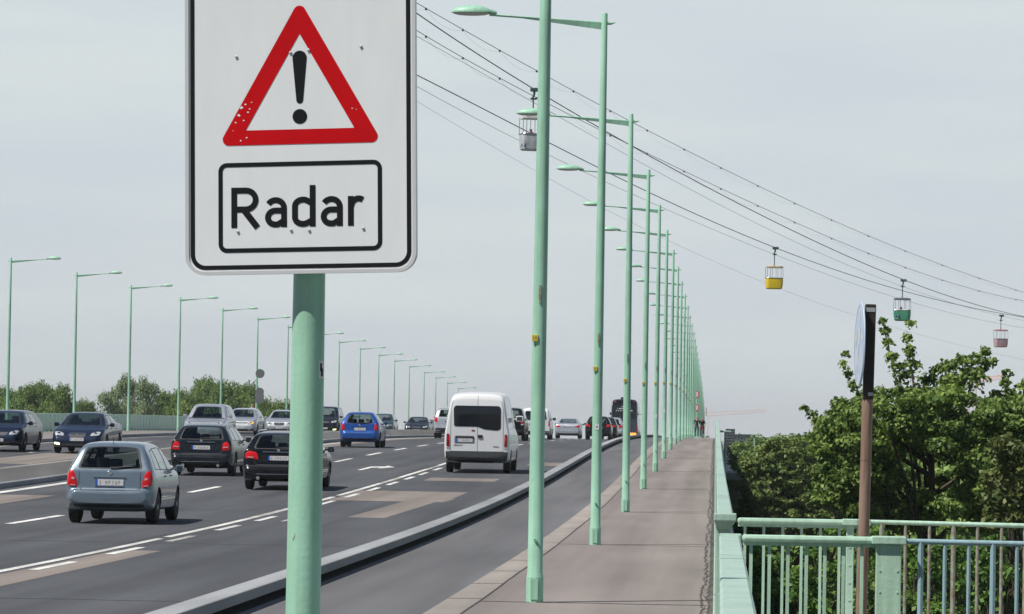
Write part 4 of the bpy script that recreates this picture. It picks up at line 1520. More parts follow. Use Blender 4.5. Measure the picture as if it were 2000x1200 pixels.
def front_car(label, group, paint, X, D, kind='sedan', P=SEDAN, name='car', lit=None, lod=1, tinted=None, plate_z=.42, grille='plain'):
    """a vehicle that comes towards the camera"""
    c = Car(name, label, 'car', group, P, paint, X, D, False, lod, glass=tinted)
    L, h, H = c.L, c.hw, c.H
    ty = [p[0] for p in P['top']]; tz = [p[1] for p in P['top']]
    wsb = P.get('ws', (.98, H - .08)); wb = h * .74; wt = h * .58
    c.patch('windscreen', c.glass, [(-wb, wsb[0]), (wb, wsb[0]), (wt, wsb[1] - .02), (wt * .5, wsb[1]), (-wt * .5, wsb[1]), (-wt, wsb[1] - .02)], 'front', cut=True, border=M['black'], rad=.07)
    c.patch('rear_window', c.glass, [(-wb * .92, P.get('rw', 1.06)), (wb * .92, P.get('rw', 1.06)), (wt, H - .10), (-wt, H - .10)], 'rear', cut=True, border=M['black'], rad=.06)
    yw = P['dash']
    z0, z1 = P['belt'][1] + .035, H - .10
    y0 = P.get('side0', 1.25)
    ym = (y0 + yw) / 2
    c.side_windows([[(y0, z0 + .03), (ym - .04, z0 + .01), (ym - .04, z1), (y0 + .35, z1 - .05)], [(ym + .04, z0 + .01), (yw - .05, z0), (yw - .60, z1 - .04), (ym + .04, z1)]])
    hz = P.get('hz', .66)
    hl = P.get('hl') or [(h * .50, hz - .06), (h * .84, hz - .03), (h * .88, hz + .09), (h * .74, hz + .10), (h * .52, hz + .04)]
    for sd in (1, -1):
        pl = hl if sd > 0 else [(-x, z) for x, z in reversed(hl)]
        hd = c.patch('headlight', M['head'], pl, 'front', off=.010, bulge=.012, depth=.04)
        cc = (sum(p[0] for p in pl) / len(pl), sum(p[1] for p in pl) / len(pl))
        p, d = c.hit(cc[0], cc[1], 'front')
        b = MB(); b.lathe([(.05, -.01), (.055, .018), (.035, .024), (.01, .026)], 14, 0, Matrix.Translation(p + d * .008) , 'Y')
        b.build('lamp_reflector', M['rim_dark'], hd, smooth=True)
    gz = hz - .02
    if grille == 'oval':
        g_ = c.patch('grille', M['black'], [(-.27, gz - .10), (.27, gz - .10), (.33, gz + .02), (.27, gz + .075), (-.27, gz + .075), (-.33, gz + .02)], 'front', off=.006, border=M['chrome'], rad=.08, rings=(1, .88, .7, .4, .2))
    elif grille == 'none':
        g_ = c.patch('grille', M['black'], [(-.42, gz + .0), (.42, gz + .0), (.42, gz + .06), (-.42, gz + .06)], 'front', off=.006, rad=.03)
    else:
        g_ = c.patch('grille', M['black'], [(-.34, gz - .06), (.34, gz - .06), (.40, gz + .06), (-.40, gz + .06)], 'front', off=.006, border=M['chrome'], rad=.05, rings=(1, .9, .7, .4, .2))
    badge(c, 0, gz + .01, 'front', .05)
    c.patch('air_intake', M['black'], [(-h * .5, .27), (h * .5, .27), (h * .58, .36), (-h * .58, .36)], 'front', off=.006, rad=.04)
    fl = [(h * .62, .30), (h * .86, .33), (h * .86, .40), (h * .64, .38)]
    for sd in (1, -1):
        pl = fl if sd > 0 else [(-x, z) for x, z in reversed(fl)]
        on = lit and (sd in lit)
        c.patch('fog_lamp', M['lit'] if on else M['black'], pl, 'front', off=.012, rad=.03)
    c.numplate(plate_z, 'front')
    c.seams([[(-h * .74, P['ws'][0] - .06 if 'ws' in P else .93), (-h * .70, gz + .12), (0, gz + .13), (h * .70, gz + .12), (h * .74, P['ws'][0] - .06 if 'ws' in P else .93)]], 'front', .008)
    c.seams([[(ym, z0), (ym, .3)], [(yw + .02, z0 - .03), (yw + .0, .3)]], 'side')
    c.mirrors(yw - .08 - L / 2, z0 + .02, paint, 1.1)
    c.handles([(y0 + .45, z0 - .10), (ym + .45, z0 - .10)])
    c.seats([(y0 - .1, 3), (ym - .1, 2)], hz=min(H - .3, 1.18), zseat=.5)
    b = MB(); pp = yw - L / 2
    b.lathe([(.18, -.012), (.19, 0), (.18, .012)], 20, 0, Matrix.Translation((-.36, pp - .25, z0 + .02)) @ Matrix.Rotation(R(70), 4, 'X'), 'Z')
    b.build('steering_wheel', M['black'], c.root)
    c.finish()
    return c


hatch_car('hatchback_car', 'silver blue hatchback seen from behind, nearest car at the lower left', None, P_SILVERBLUE, -11.05, 69.5)
wagon_car('dark grey estate car seen from behind, just beyond the silver blue hatchback', None, P_DKGREY, -14.55, 108, 'c')
WAGON_E = dict(WAGON, L=4.9, W=1.86, H=1.5)
wagon_car('black estate car partly hidden behind the green sign post', None, P_BLACK, -10.92, 95.5, 'e', WAGON_E)
BLUE = dict(HATCH, L=3.7, W=1.66, H=1.47, belt=(1.0, .96, .90), corner=.22, wheels=(.62, 3.0), dash=2.65, roofw=.66,
            top=[(0, .58), (.05, .65), (.10, .69), (.115, .84), (.13, .98), (.24, 1.14), (.40, 1.33), (.50, 1.42), (.8, 1.46), (1.5, 1.47), (1.95, 1.43), (2.25, 1.34), (2.8, 1.0), (2.95, .95), (3.3, .88), (3.55, .76), (3.65, .6), (3.7, .5)])
hatch_car('hatchback_car', 'bright blue small hatchback seen from behind in the left lane', None, P_BLUE, -14.6, 157, BLUE, kind='citroen')
SUV = dict(WAGON, L=4.5, W=1.86, H=1.76, belt=(1.12, 1.08, 1.02), zb=.28, wheel_r=.36, roofw=.78, dash=3.1,
           top=[(0, .60), (.04, .75), (.09, 1.0), (.12, 1.15), (.2, 1.3), (.34, 1.52), (.5, 1.68), (.65, 1.72), (1.2, 1.75), (2.0, 1.76), (2.5, 1.72), (2.75, 1.62), (3.3, 1.18), (3.5, 1.1), (4.1, 1.02), (4.38, .82), (4.46, .65), (4.5, .52)])


def suv_car(label, paint, X, D, lights='tail', P=SUV, name='suv_car'):
    c = Car(name, label, 'car', None, P, paint, X, D, True, 1)
    k = P['H'] / 1.76
    c.patch('rear_window', c.glass, [(-.64, 1.2 * k), (.64, 1.2 * k), (.55, 1.6 * k), (-.55, 1.6 * k)], 'rear', cut=True, border=M['black'], rad=.07)
    c.patch('windscreen', c.glass, [(-.66, 1.16 * k), (.66, 1.16 * k), (.54, 1.64 * k), (-.54, 1.64 * k)], 'front', cut=True, border=M['black'], rad=.06)
    c.side_windows([[(.5, 1.18 * k), (1.9, 1.15 * k), (1.9, 1.62 * k), (.7, 1.56 * k)], [(1.98, 1.15 * k), (2.95, 1.13 * k), (2.55, 1.55 * k), (1.98, 1.62 * k)]], M['glass_dark'])
    c.pair('tail_light', M[lights], [(.68, .92), (.86, .93), (.84, 1.25), (.72, 1.22)], 'rear', off=.012, bulge=.01)
    c.pair('reverse_light', M['head'], [(.70, .82), (.84, .83), (.84, .90), (.70, .89)], 'rear', off=.012)
    c.numplate(.95, 'rear')
    c.patch('bumper_trim', M['black'], [(-.75, .38), (.75, .38), (.78, .58), (-.78, .58)], 'rear', off=.006, rad=.02)
    c.mirrors(2.95 - c.L / 2, 1.16 * k, paint, 1.2)
    c.seats([(1.1, 3), (2.1, 2)], hz=1.35, zseat=.7)
    c.finish()
    return c


suv_car('silver suv whose left edge shows beyond the white van', P_SILVER, -14.85, 214)
suv_car('black suv seen between the white van and the nearest lamp post', P_BLACK, -10.9, 201, 'tail')
# silver saloon from behind, far
SED2 = dict(SEDAN, L=4.6, W=1.80, H=1.42)


def rear_sedan(label, paint, X, D):
    c = Car('saloon_car', label, 'car', None, SED2, paint, X, D, True, 1)
    c.patch('rear_window', c.glass, [(-.62, 1.10), (.62, 1.10), (.50, 1.35), (-.50, 1.35)], 'rear', cut=True, border=M['black'], rad=.07)
    c.patch('windscreen', c.glass, [(-.66, .99), (.66, .99), (.52, 1.34), (-.52, 1.34)], 'front', cut=True, border=M['black'], rad=.06)
    c.side_windows([[(1.25, 1.0), (2.15, .98), (2.15, 1.34), (1.7, 1.33)], [(2.22, .98), (3.2, .965), (2.7, 1.30), (2.22, 1.34)]])
    c.pair('tail_light', M['tail'], [(.50, .80), (.84, .80), (.84, .92), (.56, .90)], 'rear', off=.012)
    c.numplate(.84, 'rear', w=.46)
    c.patch('bumper_trim', M['black'], [(-.7, .30), (.7, .30), (.72, .36), (-.72, .36)], 'rear', off=.006, rad=.02)
    c.mirrors(3.1 - c.L / 2, .99, paint)
    c.seats([(1.25, 3), (2.3, 2)], hz=1.12)
    c.finish()


rear_sedan('silver saloon car seen from behind, between the first two lamp posts', P_SILVER, -10.35, 268)
hatch_car('hatchback_car', 'black hatchback with red tail lights behind the second lamp post', None, P_BLACK, -7.35, 240, kind='golf')
hatch_car('hatchback_car', 'dark hatchback just in front of the black one, only its right edge visible', None, P_DKGREY, -7.25, 250.5, kind='golf')
hatch_car('hatchback_car', 'silver hatchback ahead of the dark one, beside the coach', None, P_SILVER, -7.1, 261.5, kind='golf')

# oncoming
JAG = dict(SEDAN, hz=.68)
jag = front_car('dark navy saloon car with oval grille and one lit fog lamp, oncoming at left', None, P_NAVY, -22.35, 133.5, P=JAG, name='saloon_car', lit=(1,), grille='oval', plate_z=.50)
OCT = dict(WAGON, L=4.57, W=1.78, ws=(.98, 1.38))
octa = front_car('dark blue estate car cut off by the left edge of the picture, oncoming', None, P_NAVY, -25.35, 134.5, P=OCT, name='estate_car', grille='plain')
TALL = dict(SUV, L=4.3, W=1.80, H=1.66, ws=(1.06, 1.55), rw=1.2, hz=.80, dash=3.0,
            top=[(0, .60), (.04, .75), (.09, 1.0), (.14, 1.15), (.34, 1.45), (.5, 1.58), (.65, 1.62), (1.2, 1.65), (2.0, 1.66), (2.3, 1.62), (2.55, 1.54), (3.2, 1.08), (3.4, 1.02), (3.95, .92), (4.2, .76), (4.27, .6), (4.3, .5)])
front_car('silver tall car oncoming, directly behind the dark grey estate car', None, P_SILVER, -21.7, 162, P=TALL, name='compact_van', grille='plain')
GOLF = dict(HATCH, L=4.2, W=1.78, H=1.50, ws=(1.0, 1.41), hz=.68, dash=2.95, wheels=(.78, 3.35), hl=[(.42, .62), (.76, .64), (.80, .75), (.44, .73)],
            top=[(0, .55), (.03, .64), (.08, .85), (.14, 1.0), (.42, 1.39), (.6, 1.46), (1.5, 1.50), (2.2, 1.46), (2.5, 1.39), (3.1, 1.03), (3.3, .98), (3.8, .90), (4.08, .76), (4.16, .6), (4.2, .5)])
vw = front_car('silver hatchback with an amber indicator lit, oncoming behind the silver tall car', None, P_SILVER, -25.75, 207, P=GOLF, name='hatchback_car', grille='none')
p, d = vw.hit(-.60, .68, 'front')
vw.patch('indicator', M['amber'], [(-.74, .645), (-.58, .64), (-.58, .735), (-.74, .74)], 'front', off=.03, rad=.02)
front_car('silver hatchback with a chrome grille bar, oncoming, half behind the sign post', None, P_SILVER, -25.9, 227, P=dict(GOLF, W=1.76), name='hatchback_car', grille='oval')
MPV = dict(SUV, L=4.7, W=1.90, H=1.88, ws=(1.15, 1.76), rw=1.3, hz=.85, dash=3.55, side0=.9, roofw=.80, wheels=(.9, 3.9), belt=(1.18, 1.12, 1.05),
           top=[(0, .60), (.04, .9), (.09, 1.3), (.14, 1.5), (.25, 1.75), (.4, 1.84), (1.2, 1.88), (2.2, 1.88), (2.7, 1.84), (2.95, 1.76), (3.7, 1.2), (3.9, 1.12), (4.35, 1.02), (4.6, .80), (4.67, .6), (4.7, .5)])
mpv = front_car('dark grey people carrier with lit fog lamp, oncoming, right of the sign post', None, P_DKGREY, -25.6, 250, P=MPV, name='people_carrier', lit=(-1,), grille='plain')
front_car('dark teal small car partly hidden behind the blue hatchback, oncoming', None, P_TEAL, -22.25, 254, P=GOLF, name='hatchback_car', lit=(1,))
front_car('dark grey car of which only the roof shows above the barrier', None, P_DKGREY, -22.2, 284, P=SEDAN, name='saloon_car')
front_car('dark car farthest along the opposite carriageway, left of the white van', None, P_TEAL, -23.6, 318, P=GOLF, name='hatchback_car')


# ---- white van
VAN = dict(L=5.4, W=2.0, H=2.47, belt=(1.35, 1.32, 1.2), zb=.30, wheel_r=.34, wheels=(1.0, 4.35), roofw=.82, corner=.05, corner_len=.15, dash=4.1, tw=.21, sill=.985,
           top=[(0, 1.9), (.02, 2.05), (.05, 2.25), (.10, 2.36), (.20, 2.43), (.5, 2.46), (2.5, 2.47), (3.2, 2.44), (3.55, 2.33), (4.25, 1.5), (4.4, 1.38), (4.9, 1.2), (5.2, 1.05), (5.35, .85), (5.4, .6)])
c = Car('panel_van', 'white high-roof minibus with dark rear window, seen from behind on the right lane', 'van', None, VAN, P_WHITE, -7.25, 116.5, True, 1)
wl = [(-.70, 1.42), (.02, 1.42), (.22, 1.34), (.62, 1.31), (.72, 1.36), (.72, 1.98), (.66, 2.05), (-.66, 2.05), (-.72, 1.98)]
c.patch('rear_window', M['glass_dark'], wl, 'rear', cut=False, off=.010, rad=.06)
for o in c.pair('tail_light', M['tail_dark'], [(.83, .80), (.925, .81), (.925, 1.16), (.90, 1.20), (.84, 1.18)], 'rear', off=.015, rad=.03, depth=.05): pass
c.pair('tail_light_insert', M['tail'], [(.845, .98), (.90, .98), (.90, 1.13), (.85, 1.13)], 'rear', off=.022, rad=.02)
c.pair('reverse_light', M['head'], [(.83, .735), (.925, .74), (.925, .80), (.83, .79)], 'rear', off=.012, rad=.02)
c.seams([[(.015, 2.42), (.015, .66)], [(-.80, .66), (-.80, 1.9), (-.74, 2.2)], [(.80, .66), (.80, 1.9), (.74, 2.2)], [(-.8, .665), (.8, .665)]], 'rear', .010)
c.patch('rear_bumper', M['bumper'], [(-.93, .42), (.93, .42), (.95, .66), (-.95, .66)], 'rear', off=.05, depth=.09, rad=.03)
c.patch('bumper_step', M['black'], [(-.90, .27), (.90, .27), (.92, .40), (-.92, .40)], 'rear', off=.03, depth=.09, rad=.03)
b = MB(); p, d = c.hit(-.38, 1.12, 'rear'); b.rbox((-.66, p.y - .035, 1.10), (-.10, p.y, 1.14), .01); b.rbox((-.68, p.y - .012, .92), (-.08, p.y, 1.10), .01); b.build('plate_recess', M['alu_back'], c.root)
c.numplate(1.0, 'rear', x=-.38, w=.50)
b = MB(); p, d = c.hit(.09, 1.12, 'rear'); b.rbox((.03, p.y - .03, 1.07), (.17, p.y, 1.17), .015); b.build('door_handle', M['black'], c.root)
c.patch('brake_light', M['tail_dark'], [(-.17, 1.285), (-.07, 1.285), (-.07, 1.32), (-.17, 1.32)], 'rear', off=.012, rad=.02)
c.mirrors(4.05 - c.L / 2, 1.62, P_WHITE, 1.5, .14)
c.side_windows([[(2.9, 1.38), (3.95, 1.36), (3.55, 1.95), (2.9, 1.97)]], M['glass_dark'])
c.patch('windscreen', M['glass_dark'], [(-.8, 1.42), (.8, 1.42), (.70, 2.2), (-.70, 2.2)], 'front', cut=True, border=M['black'])
c.pair('headlight', M['head'], [(.58, .85), (.88, .88), (.86, 1.05), (.64, 1.0)], 'front')
c.seams([[(2.8, 2.1), (2.8, .45)], [(4.1, 1.4), (4.2, .5)], [(.3, 1.35), (2.8, 1.35)]], 'side', .01)
b = MB(); b.rbox((-.9, -1.0, .5), (.9, -.9, 1.2), .02); b.build('bulkhead', M['seat'], c.root)
for txt, x, z, sz in (('RENAULT', -.70, .83, .062), ('Master', .50, .80, .062)):
    cu = bpy.data.curves.new('t', 'FONT'); cu.body = txt; cu.size = sz; cu.extrude = .002
    to = bpy.data.objects.new('t', cu); COL.objects.link(to)
    dg = bpy.context.evaluated_depsgraph_get()
    me = bpy.data.meshes.new_from_object(to.evaluated_get(dg)); bpy.data.objects.remove(to)
    me.materials.append(M['rim_dark'])
    p, d = c.hit(x + .15, z, 'rear')
    me.transform(Matrix.Translation((x, p.y - .006, z)) @ Matrix.Rotation(R(90), 4, 'X'))
    oo = bpy.data.objects.new('lettering', me); COL.objects.link(oo); oo.parent = c.root
c.finish()

# white delivery car (rear) right of the first lamp post
CAD = dict(L=4.4, W=1.79, H=1.90, belt=(1.12, 1.1, 1.0), zb=.25, wheel_r=.32, wheels=(.8, 3.45), roofw=.84, corner=.05, corner_len=.15, dash=3.15, sill=.98,
           top=[(0, 1.2), (.02, 1.5), (.06, 1.7), (.12, 1.80), (.25, 1.87), (1.0, 1.90), (2.2, 1.89), (2.6, 1.8), (3.2, 1.22), (3.4, 1.1), (4.0, 1.0), (4.3, .8), (4.4, .55)])
c = Car('delivery_van', 'small white delivery van right behind the nearest lamp post', 'van', None, CAD, P_WHITE, -10.75, 229, True, 1)
c.patch('rear_window', M['glass_dark'], [(-.66, 1.18), (.66, 1.18), (.60, 1.68), (-.60, 1.68)], 'rear', off=.008)
c.pair('tail_light', M['tail'], [(.76, .80), (.86, .81), (.85, 1.12), (.78, 1.12)], 'rear', off=.012)
c.seams([[(0, 1.85), (0, .5)]], 'rear', .01)
c.patch('bumper_trim', M['black'], [(-.8, .32), (.8, .32), (.82, .50), (-.82, .50)], 'rear', off=.02, rad=.03)
c.numplate(.92, 'rear', x=-.3)
c.mirrors(3.0 - c.L / 2, 1.22, M['black'], 1.3)
c.side_windows([[(2.1, 1.2), (2.95, 1.18), (2.6, 1.62), (2.1, 1.65)]], M['glass_dark'])
c.patch('windscreen', M['glass_dark'], [(-.7, 1.2), (.7, 1.2), (.6, 1.7), (-.6, 1.7)], 'front')
c.finish()

# coach
BUS = dict(L=12.0, W=2.5, H=3.95, belt=(1.6, 1.6, 1.6), zb=.35, wheel_r=.5, wheels=(3.4, 9.3), roofw=.93, corner=.04, corner_len=.2, dash=11, tw=.3, sill=.99,
           top=[(0, 3.3), (.03, 3.6), (.10, 3.80), (.25, 3.88), (1, 3.93), (6, 3.95), (10.5, 3.93), (11.5, 3.8), (11.85, 3.4), (11.95, 2.0), (12, 1.0)])
c = Car('coach', 'tall dark coach with white lettering high on its rear, beyond the queue', 'bus', None, BUS, P_BUS, -8.3, 346, True, 1)
c.patch('rear_window', M['glass_dark'], [(-1.05, 2.05), (1.05, 2.05), (1.05, 3.78), (-1.05, 3.78)], 'rear', off=.012, rad=.08)
for k, (z, ww, x0) in enumerate(((3.15, .5, -.25), (2.97, .95, -.62), (2.79, 1.5, -.75))):
    b = MB(); x = x0
    p, d = c.hit(0, z, 'rear')
    while x < x0 + ww:
        wq = random.uniform(.05, .10)
        b.box((x, p.y - .022, z), (x + wq, p.y - .02, z + random.uniform(.07, .11))); x += wq + random.choice((.03, .03, .09))
    b.build('lettering', M['sticker_w'], c.root)
c.pair('tail_light', M['tail_dark'], [(1.02, .95), (1.16, .95), (1.16, 1.5), (1.02, 1.5)], 'rear', off=.015)
c.pair('marker_light', M['amber'], [(.45, .62), (1.1, .62), (1.1, .86), (.45, .86)], 'rear', off=.015)
c.pair('high_light', M['tail_dark'], [(.75, 3.55), (.95, 3.55), (.95, 3.65), (.75, 3.65)], 'rear', off=.02)
b = MB(); b.rbox((-.35, -5.6, 3.88), (.15, -3.5, 4.06), .05); b.build('roof_unit', M['black'], c.root)
b = MB(); b.rbox((-1.22, -5.99, 3.3), (-1.06, -5.95, 3.75), .02); b.build('reflective_panel', M['sticker_w'], c.root)
c.mirrors(11.6 - 6, 2.7, M['black'], 2.0, .25)
pl = [(1.0 - 6, 2.2), (10.8 - 6, 2.2), (10.8 - 6, 3.5), (1.0 - 6, 3.5)]
for v in ('right', 'left'): c.patch('side_window', M['glass_dark'], pl, v, off=.01)
c.finish()

# ------------------------------------------------------------------ people


def person(label, loc, rotz, pose, cloth_top, cloth_leg, hair=True, scale=1.0, group=None):
    J = dict(pel=(0, 0, .95), spn=(0, .0, 1.15), cst=(0, 0, 1.36), nck=(0, 0, 1.50), hd0=(0, 0, 1.60), hd1=(0, .01, 1.70),
             shL=(-.17, 0, 1.43), elL=(-.23, .0, 1.15), wrL=(-.25, .08, .90), shR=(.17, 0, 1.43), elR=(.23, 0, 1.15), wrR=(.25, .08, .90),
             hpL=(-.09, 0, .90), knL=(-.10, .02, .50), anL=(-.10, -.02, .09), toL=(-.11, .16, .04), hpR=(.09, 0, .90), knR=(.10, .02, .50), anR=(.10, -.02, .09), toR=(.11, .16, .04))
    J.update(pose)
    rad = dict(pel=.135, spn=.12, cst=.135, nck=.055, hd0=.085, hd1=.092, sh=.062, el=.045, wr=.028, hp=.088, kn=.058, an=.04, to=.038)
    names = list(J)
    bones = [('pel', 'spn'), ('spn', 'cst'), ('cst', 'nck'), ('nck', 'hd0'), ('hd0', 'hd1')]
    for q in 'LR':
        bones += [('cst', 'sh' + q), ('sh' + q, 'el' + q), ('el' + q, 'wr' + q), ('pel', 'hp' + q), ('hp' + q, 'kn' + q), ('kn' + q, 'an' + q), ('an' + q, 'to' + q)]
    vs = [Vector(J[n]) for n in names]
    rs = [rad.get(n, rad.get(n[:2])) for n in names]
    es = [(names.index(a), names.index(c_)) for a, c_ in bones]
    for q in 'LR':       # palm and five fingers
        w_ = names.index('wr' + q); e_ = Vector(J['el' + q]); wv = Vector(J['wr' + q])
        dr = (wv - e_).normalized(); sd = dr.cross(Vector((0, 0, 1)))
        sd = sd.normalized() if sd.length > .05 else Vector((0, 1, 0))
        vs.append(wv + dr * .075); rs.append(.03); pm = len(vs) - 1; es.append((w_, pm))
        for k in range(4):
            a = wv + dr * .11 + sd * (.027 - .018 * k); tip = a + dr * (.055 + .015 * (k in (1, 2))) - Vector((0, 0, .01))
            vs.append(tip); rs.append(.009); es.append((pm, len(vs) - 1))
        vs.append(wv + dr * .07 + sd * .06); rs.append(.011); es.append((pm, len(vs) - 1))
    me = bpy.data.meshes.new('body'); me.from_pydata([v * 1 for v in vs], es, [])
    ob = bpy.data.objects.new('body', me); COL.objects.link(ob)
    sk = ob.modifiers.new('sk', 'SKIN')
    sb = ob.modifiers.new('sb', 'SUBSURF'); sb.levels = 1
    for i, r_ in enumerate(rs):
        me.skin_vertices[0].data[i].radius = (r_, r_ * (.78 if names[i] in ('pel', 'spn', 'cst') else 1) if i < len(names) else r_)
    me.skin_vertices[0].data[0].use_root = True
    dg = bpy.context.evaluated_depsgraph_get()
    m2 = bpy.data.meshes.new_from_object(ob.evaluated_get(dg)); ob.modifiers.clear()
    bpy.data.objects.remove(ob)
    for q in (M['skin'], cloth_top, cloth_leg, M['cloth_white'], M['hair']): m2.materials.append(q)
    segs = []
    for a, c_ in bones:
        k = 0 if 'hd' in c_ or c_ == 'nck' else 1 if c_[:2] in ('sp', 'cs', 'sh', 'el') else 2 if c_[:2] in ('hp', 'kn', 'an') else 3 if c_[:2] == 'to' else 0
        segs.append((Vector(J[a]), Vector(J[c_]), k))
    for p in m2.polygons:
        c0 = p.center
        best, bk = 9, 0
        for a, e, k in segs:
            ab = e - a
            u = max(0, min(1, (c0 - a).dot(ab) / ab.length_squared))
            dd = (c0 - (a + ab * u)).length
            if dd < best: best, bk = dd, k
        if c0.z > Vector(J['hd1']).z + .02 or (c0.z > Vector(J['hd0']).z - .03 and c0.y < Vector(J['hd0']).y - .03): bk = 4 if hair else 0
        p.material_index = bk
        p.use_smooth = True
    o = bpy.data.objects.new('person', m2); COL.objects.link(o)
    # face: nose, eyes, ears, mouth
    b = MB()
    h0 = Vector(J['hd0']) + Vector((0, .0, .035))
    b.add([h0 + Vector(q) for q in ((-.012, .082, -.012), (.012, .082, -.012), (0, .108, -.01), (0, .084, .03))], [(0, 1, 2), (0, 2, 3), (1, 3, 2)], 0)
    for sd in (-1, 1):
        b.lathe([(.011, 0), (.008, .006), (.002, .008)], 8, 1, Matrix.Translation(h0 + Vector((sd * .032, .078, .03))), 'Y')
        b.rbox(h0 + Vector((sd * .088 - .008, -.015, -.01)), h0 + Vector((sd * .088 + .008, .015, .04)), .006, 0)
    b.box(h0 + Vector((-.022, .079, -.042)), h0 + Vector((.022, .086, -.034)), 2)
    b.build('face', [M['skin'], M['hair'], M['sign_red']], o)
    o.location = loc; o.rotation_euler = (0, 0, rotz); o.scale = (scale,) * 3
    tag(o, label, 'person', group)
    return o


D = 300
walkp = dict(knL=(-.10, .12, .52), anL=(-.10, .10, .11), toL=(-.10, .26, .05), knR=(.10, .03, .50), anR=(.10, -.22, .12), toR=(.10, -.08, .04), elL=(-.24, -.08, 1.16), wrL=(-.24, -.02, .92), elR=(.24, .06, 1.16), wrR=(.24, .18, .93))
person('pedestrian in black top and blue jeans walking on the far crest of the walkway', (-1.62 + cx(D) + .1, D, prof(D)), math.pi, walkp, M['cloth_black'], M['jeans'])
ridep = dict(pel=(0, -.28, .98), spn=(0, -.2, 1.15), cst=(0, -.06, 1.36), nck=(0, .0, 1.48), hd0=(0, .04, 1.57), hd1=(0, .06, 1.67), shL=(-.17, -.04, 1.42), elL=(-.24, .12, 1.20), wrL=(-.24, .33, 1.08), shR=(.17, -.04, 1.42), elR=(.24, .12, 1.20), wrR=(.24, .33, 1.08),
             hpL=(-.09, -.26, .93), knL=(-.11, .08, .72), anL=(-.10, -.06, .34), toL=(-.10, .08, .29), hpR=(.09, -.26, .93), knR=(.11, .0, .55), anR=(.10, -.12, .16), toR=(.10, .03, .12))
D2 = 308
lb = (-1.12 + cx(D2), D2, prof(D2))
person('cyclist in black jacket and dark trousers riding just behind the pedestrian', lb, math.pi, ridep, M['cloth_black'], M['cloth_black'])
t = thing('bicycle', 'bicycle ridden by the person in the black jacket on the walkway', 'bicycle', lb, math.pi)
for y in (-.5, .55):
    b = MB(); b.lathe([(.30, -.016), (.335, -.014), (.345, 0), (.335, .014), (.30, .016), (.295, 0), (.30, -.016)], 24, 0, Matrix.Translation((0, y, .345)), 'X')
    for k in range(8):
        a = math.pi * k / 8; b.tube([(0, y + .3 * math.cos(a), .345 + .3 * math.sin(a)), (0, y - .3 * math.cos(a), .345 - .3 * math.sin(a))], .002, 4)
    b.build('wheel', M['tyre'], t)
b = MB()
for a, c_ in [((0, -.5, .345), (0, -.05, .30)), ((0, -.5, .345), (0, -.2, .80)), ((0, -.05, .30), (0, -.22, .90)), ((0, -.2, .80), (0, .42, .88)), ((0, -.05, .30), (0, .44, .80)), ((0, .55, .345), (0, .40, 1.0))]:
    b.tube([a, c_], .017, 8)
b.build('frame', M['cloth_red'], t)
b = MB(); b.tube([(-.28, .33, 1.04), (-.15, .40, 1.03), (.15, .40, 1.03), (.28, .33, 1.04)], .014, 8); b.build('handlebar', M['chrome'], t)
b = MB(); b.rbox((-.08, -.36, .90), (.08, -.08, .95), .02); b.build('saddle', M['black'], t)
D3 = 236
person('pedestrian in a white shirt on the opposite pavement, head and shoulders above the silver cars', (-28.6 + cx(D3), D3, prof(D3) - .06), math.pi, {}, M['cloth_white'], M['jeans'])
sit = dict(pel=(0, 0, .58), spn=(0, -.05, .78), cst=(0, -.08, 1.0), nck=(0, -.07, 1.14), hd0=(0, -.05, 1.22), hd1=(0, -.03, 1.31), shL=(-.17, -.07, 1.06), elL=(-.2, .12, .86), wrL=(-.12, .33, .92), shR=(.17, -.07, 1.06), elR=(.2, .12, .86), wrR=(.12, .33, .92),
           hpL=(-.09, .02, .55), knL=(-.1, .42, .60), anL=(-.1, .66, .30), toL=(-.1, .8, .28), hpR=(.09, .02, .55), knR=(.1, .42, .60), anR=(.1, .66, .30), toR=(.1, .8, .28))


def driver(car, label, top, y, dz, hair=True):
    l = car.root.location
    person(label, (l.x + .36, l.y + car.L / 2 - y, l.z + dz), math.pi, sit, top, M['jeans'], hair)


driver(jag, 'driver in a dark shirt inside the navy saloon car with oval grille', M['cloth_black'], 2.15, -.05)
driver(octa, 'driver in a white shirt inside the estate car at the left edge', M['cloth_white'], 2.2, -.03)
driver(mpv, 'bald driver in a pale shirt inside the dark people carrier', M['cloth_white'], 2.3, .28, False)

# ------------------------------------------------------------------ cableway


def depthA(px): return float(np.interp(px, [700, 1037, 1517, 1957, 2200], [180, 216, 290, 375, 430]))
def depthB(px): return float(np.interp(px, [700, 1037, 1517, 1763, 1957, 2200], [160, 194, 257, 293, 340, 400]))


def cable(name, label, pts, r_, off=0, dep=None, cat='cable', group='aerial cables', ties=None):
    pts3 = []
    xs = [p[0] for p in pts]; ys = [p[1] for p in pts]
    # smooth dense resample
    X = np.arange(xs[0], xs[-1], 12.0)
    co = np.polyfit(xs, ys, min(4, len(xs) - 1))
    for x in X: pts3.append(unproj(x, float(np.polyval(co, x)), (dep or depthA)(x) + off))
    b = MB(); b.tube(pts3, r_, 6)
    o = b.build(name, M['cable'])
    tag(o, label, cat, group)
    return pts3, o


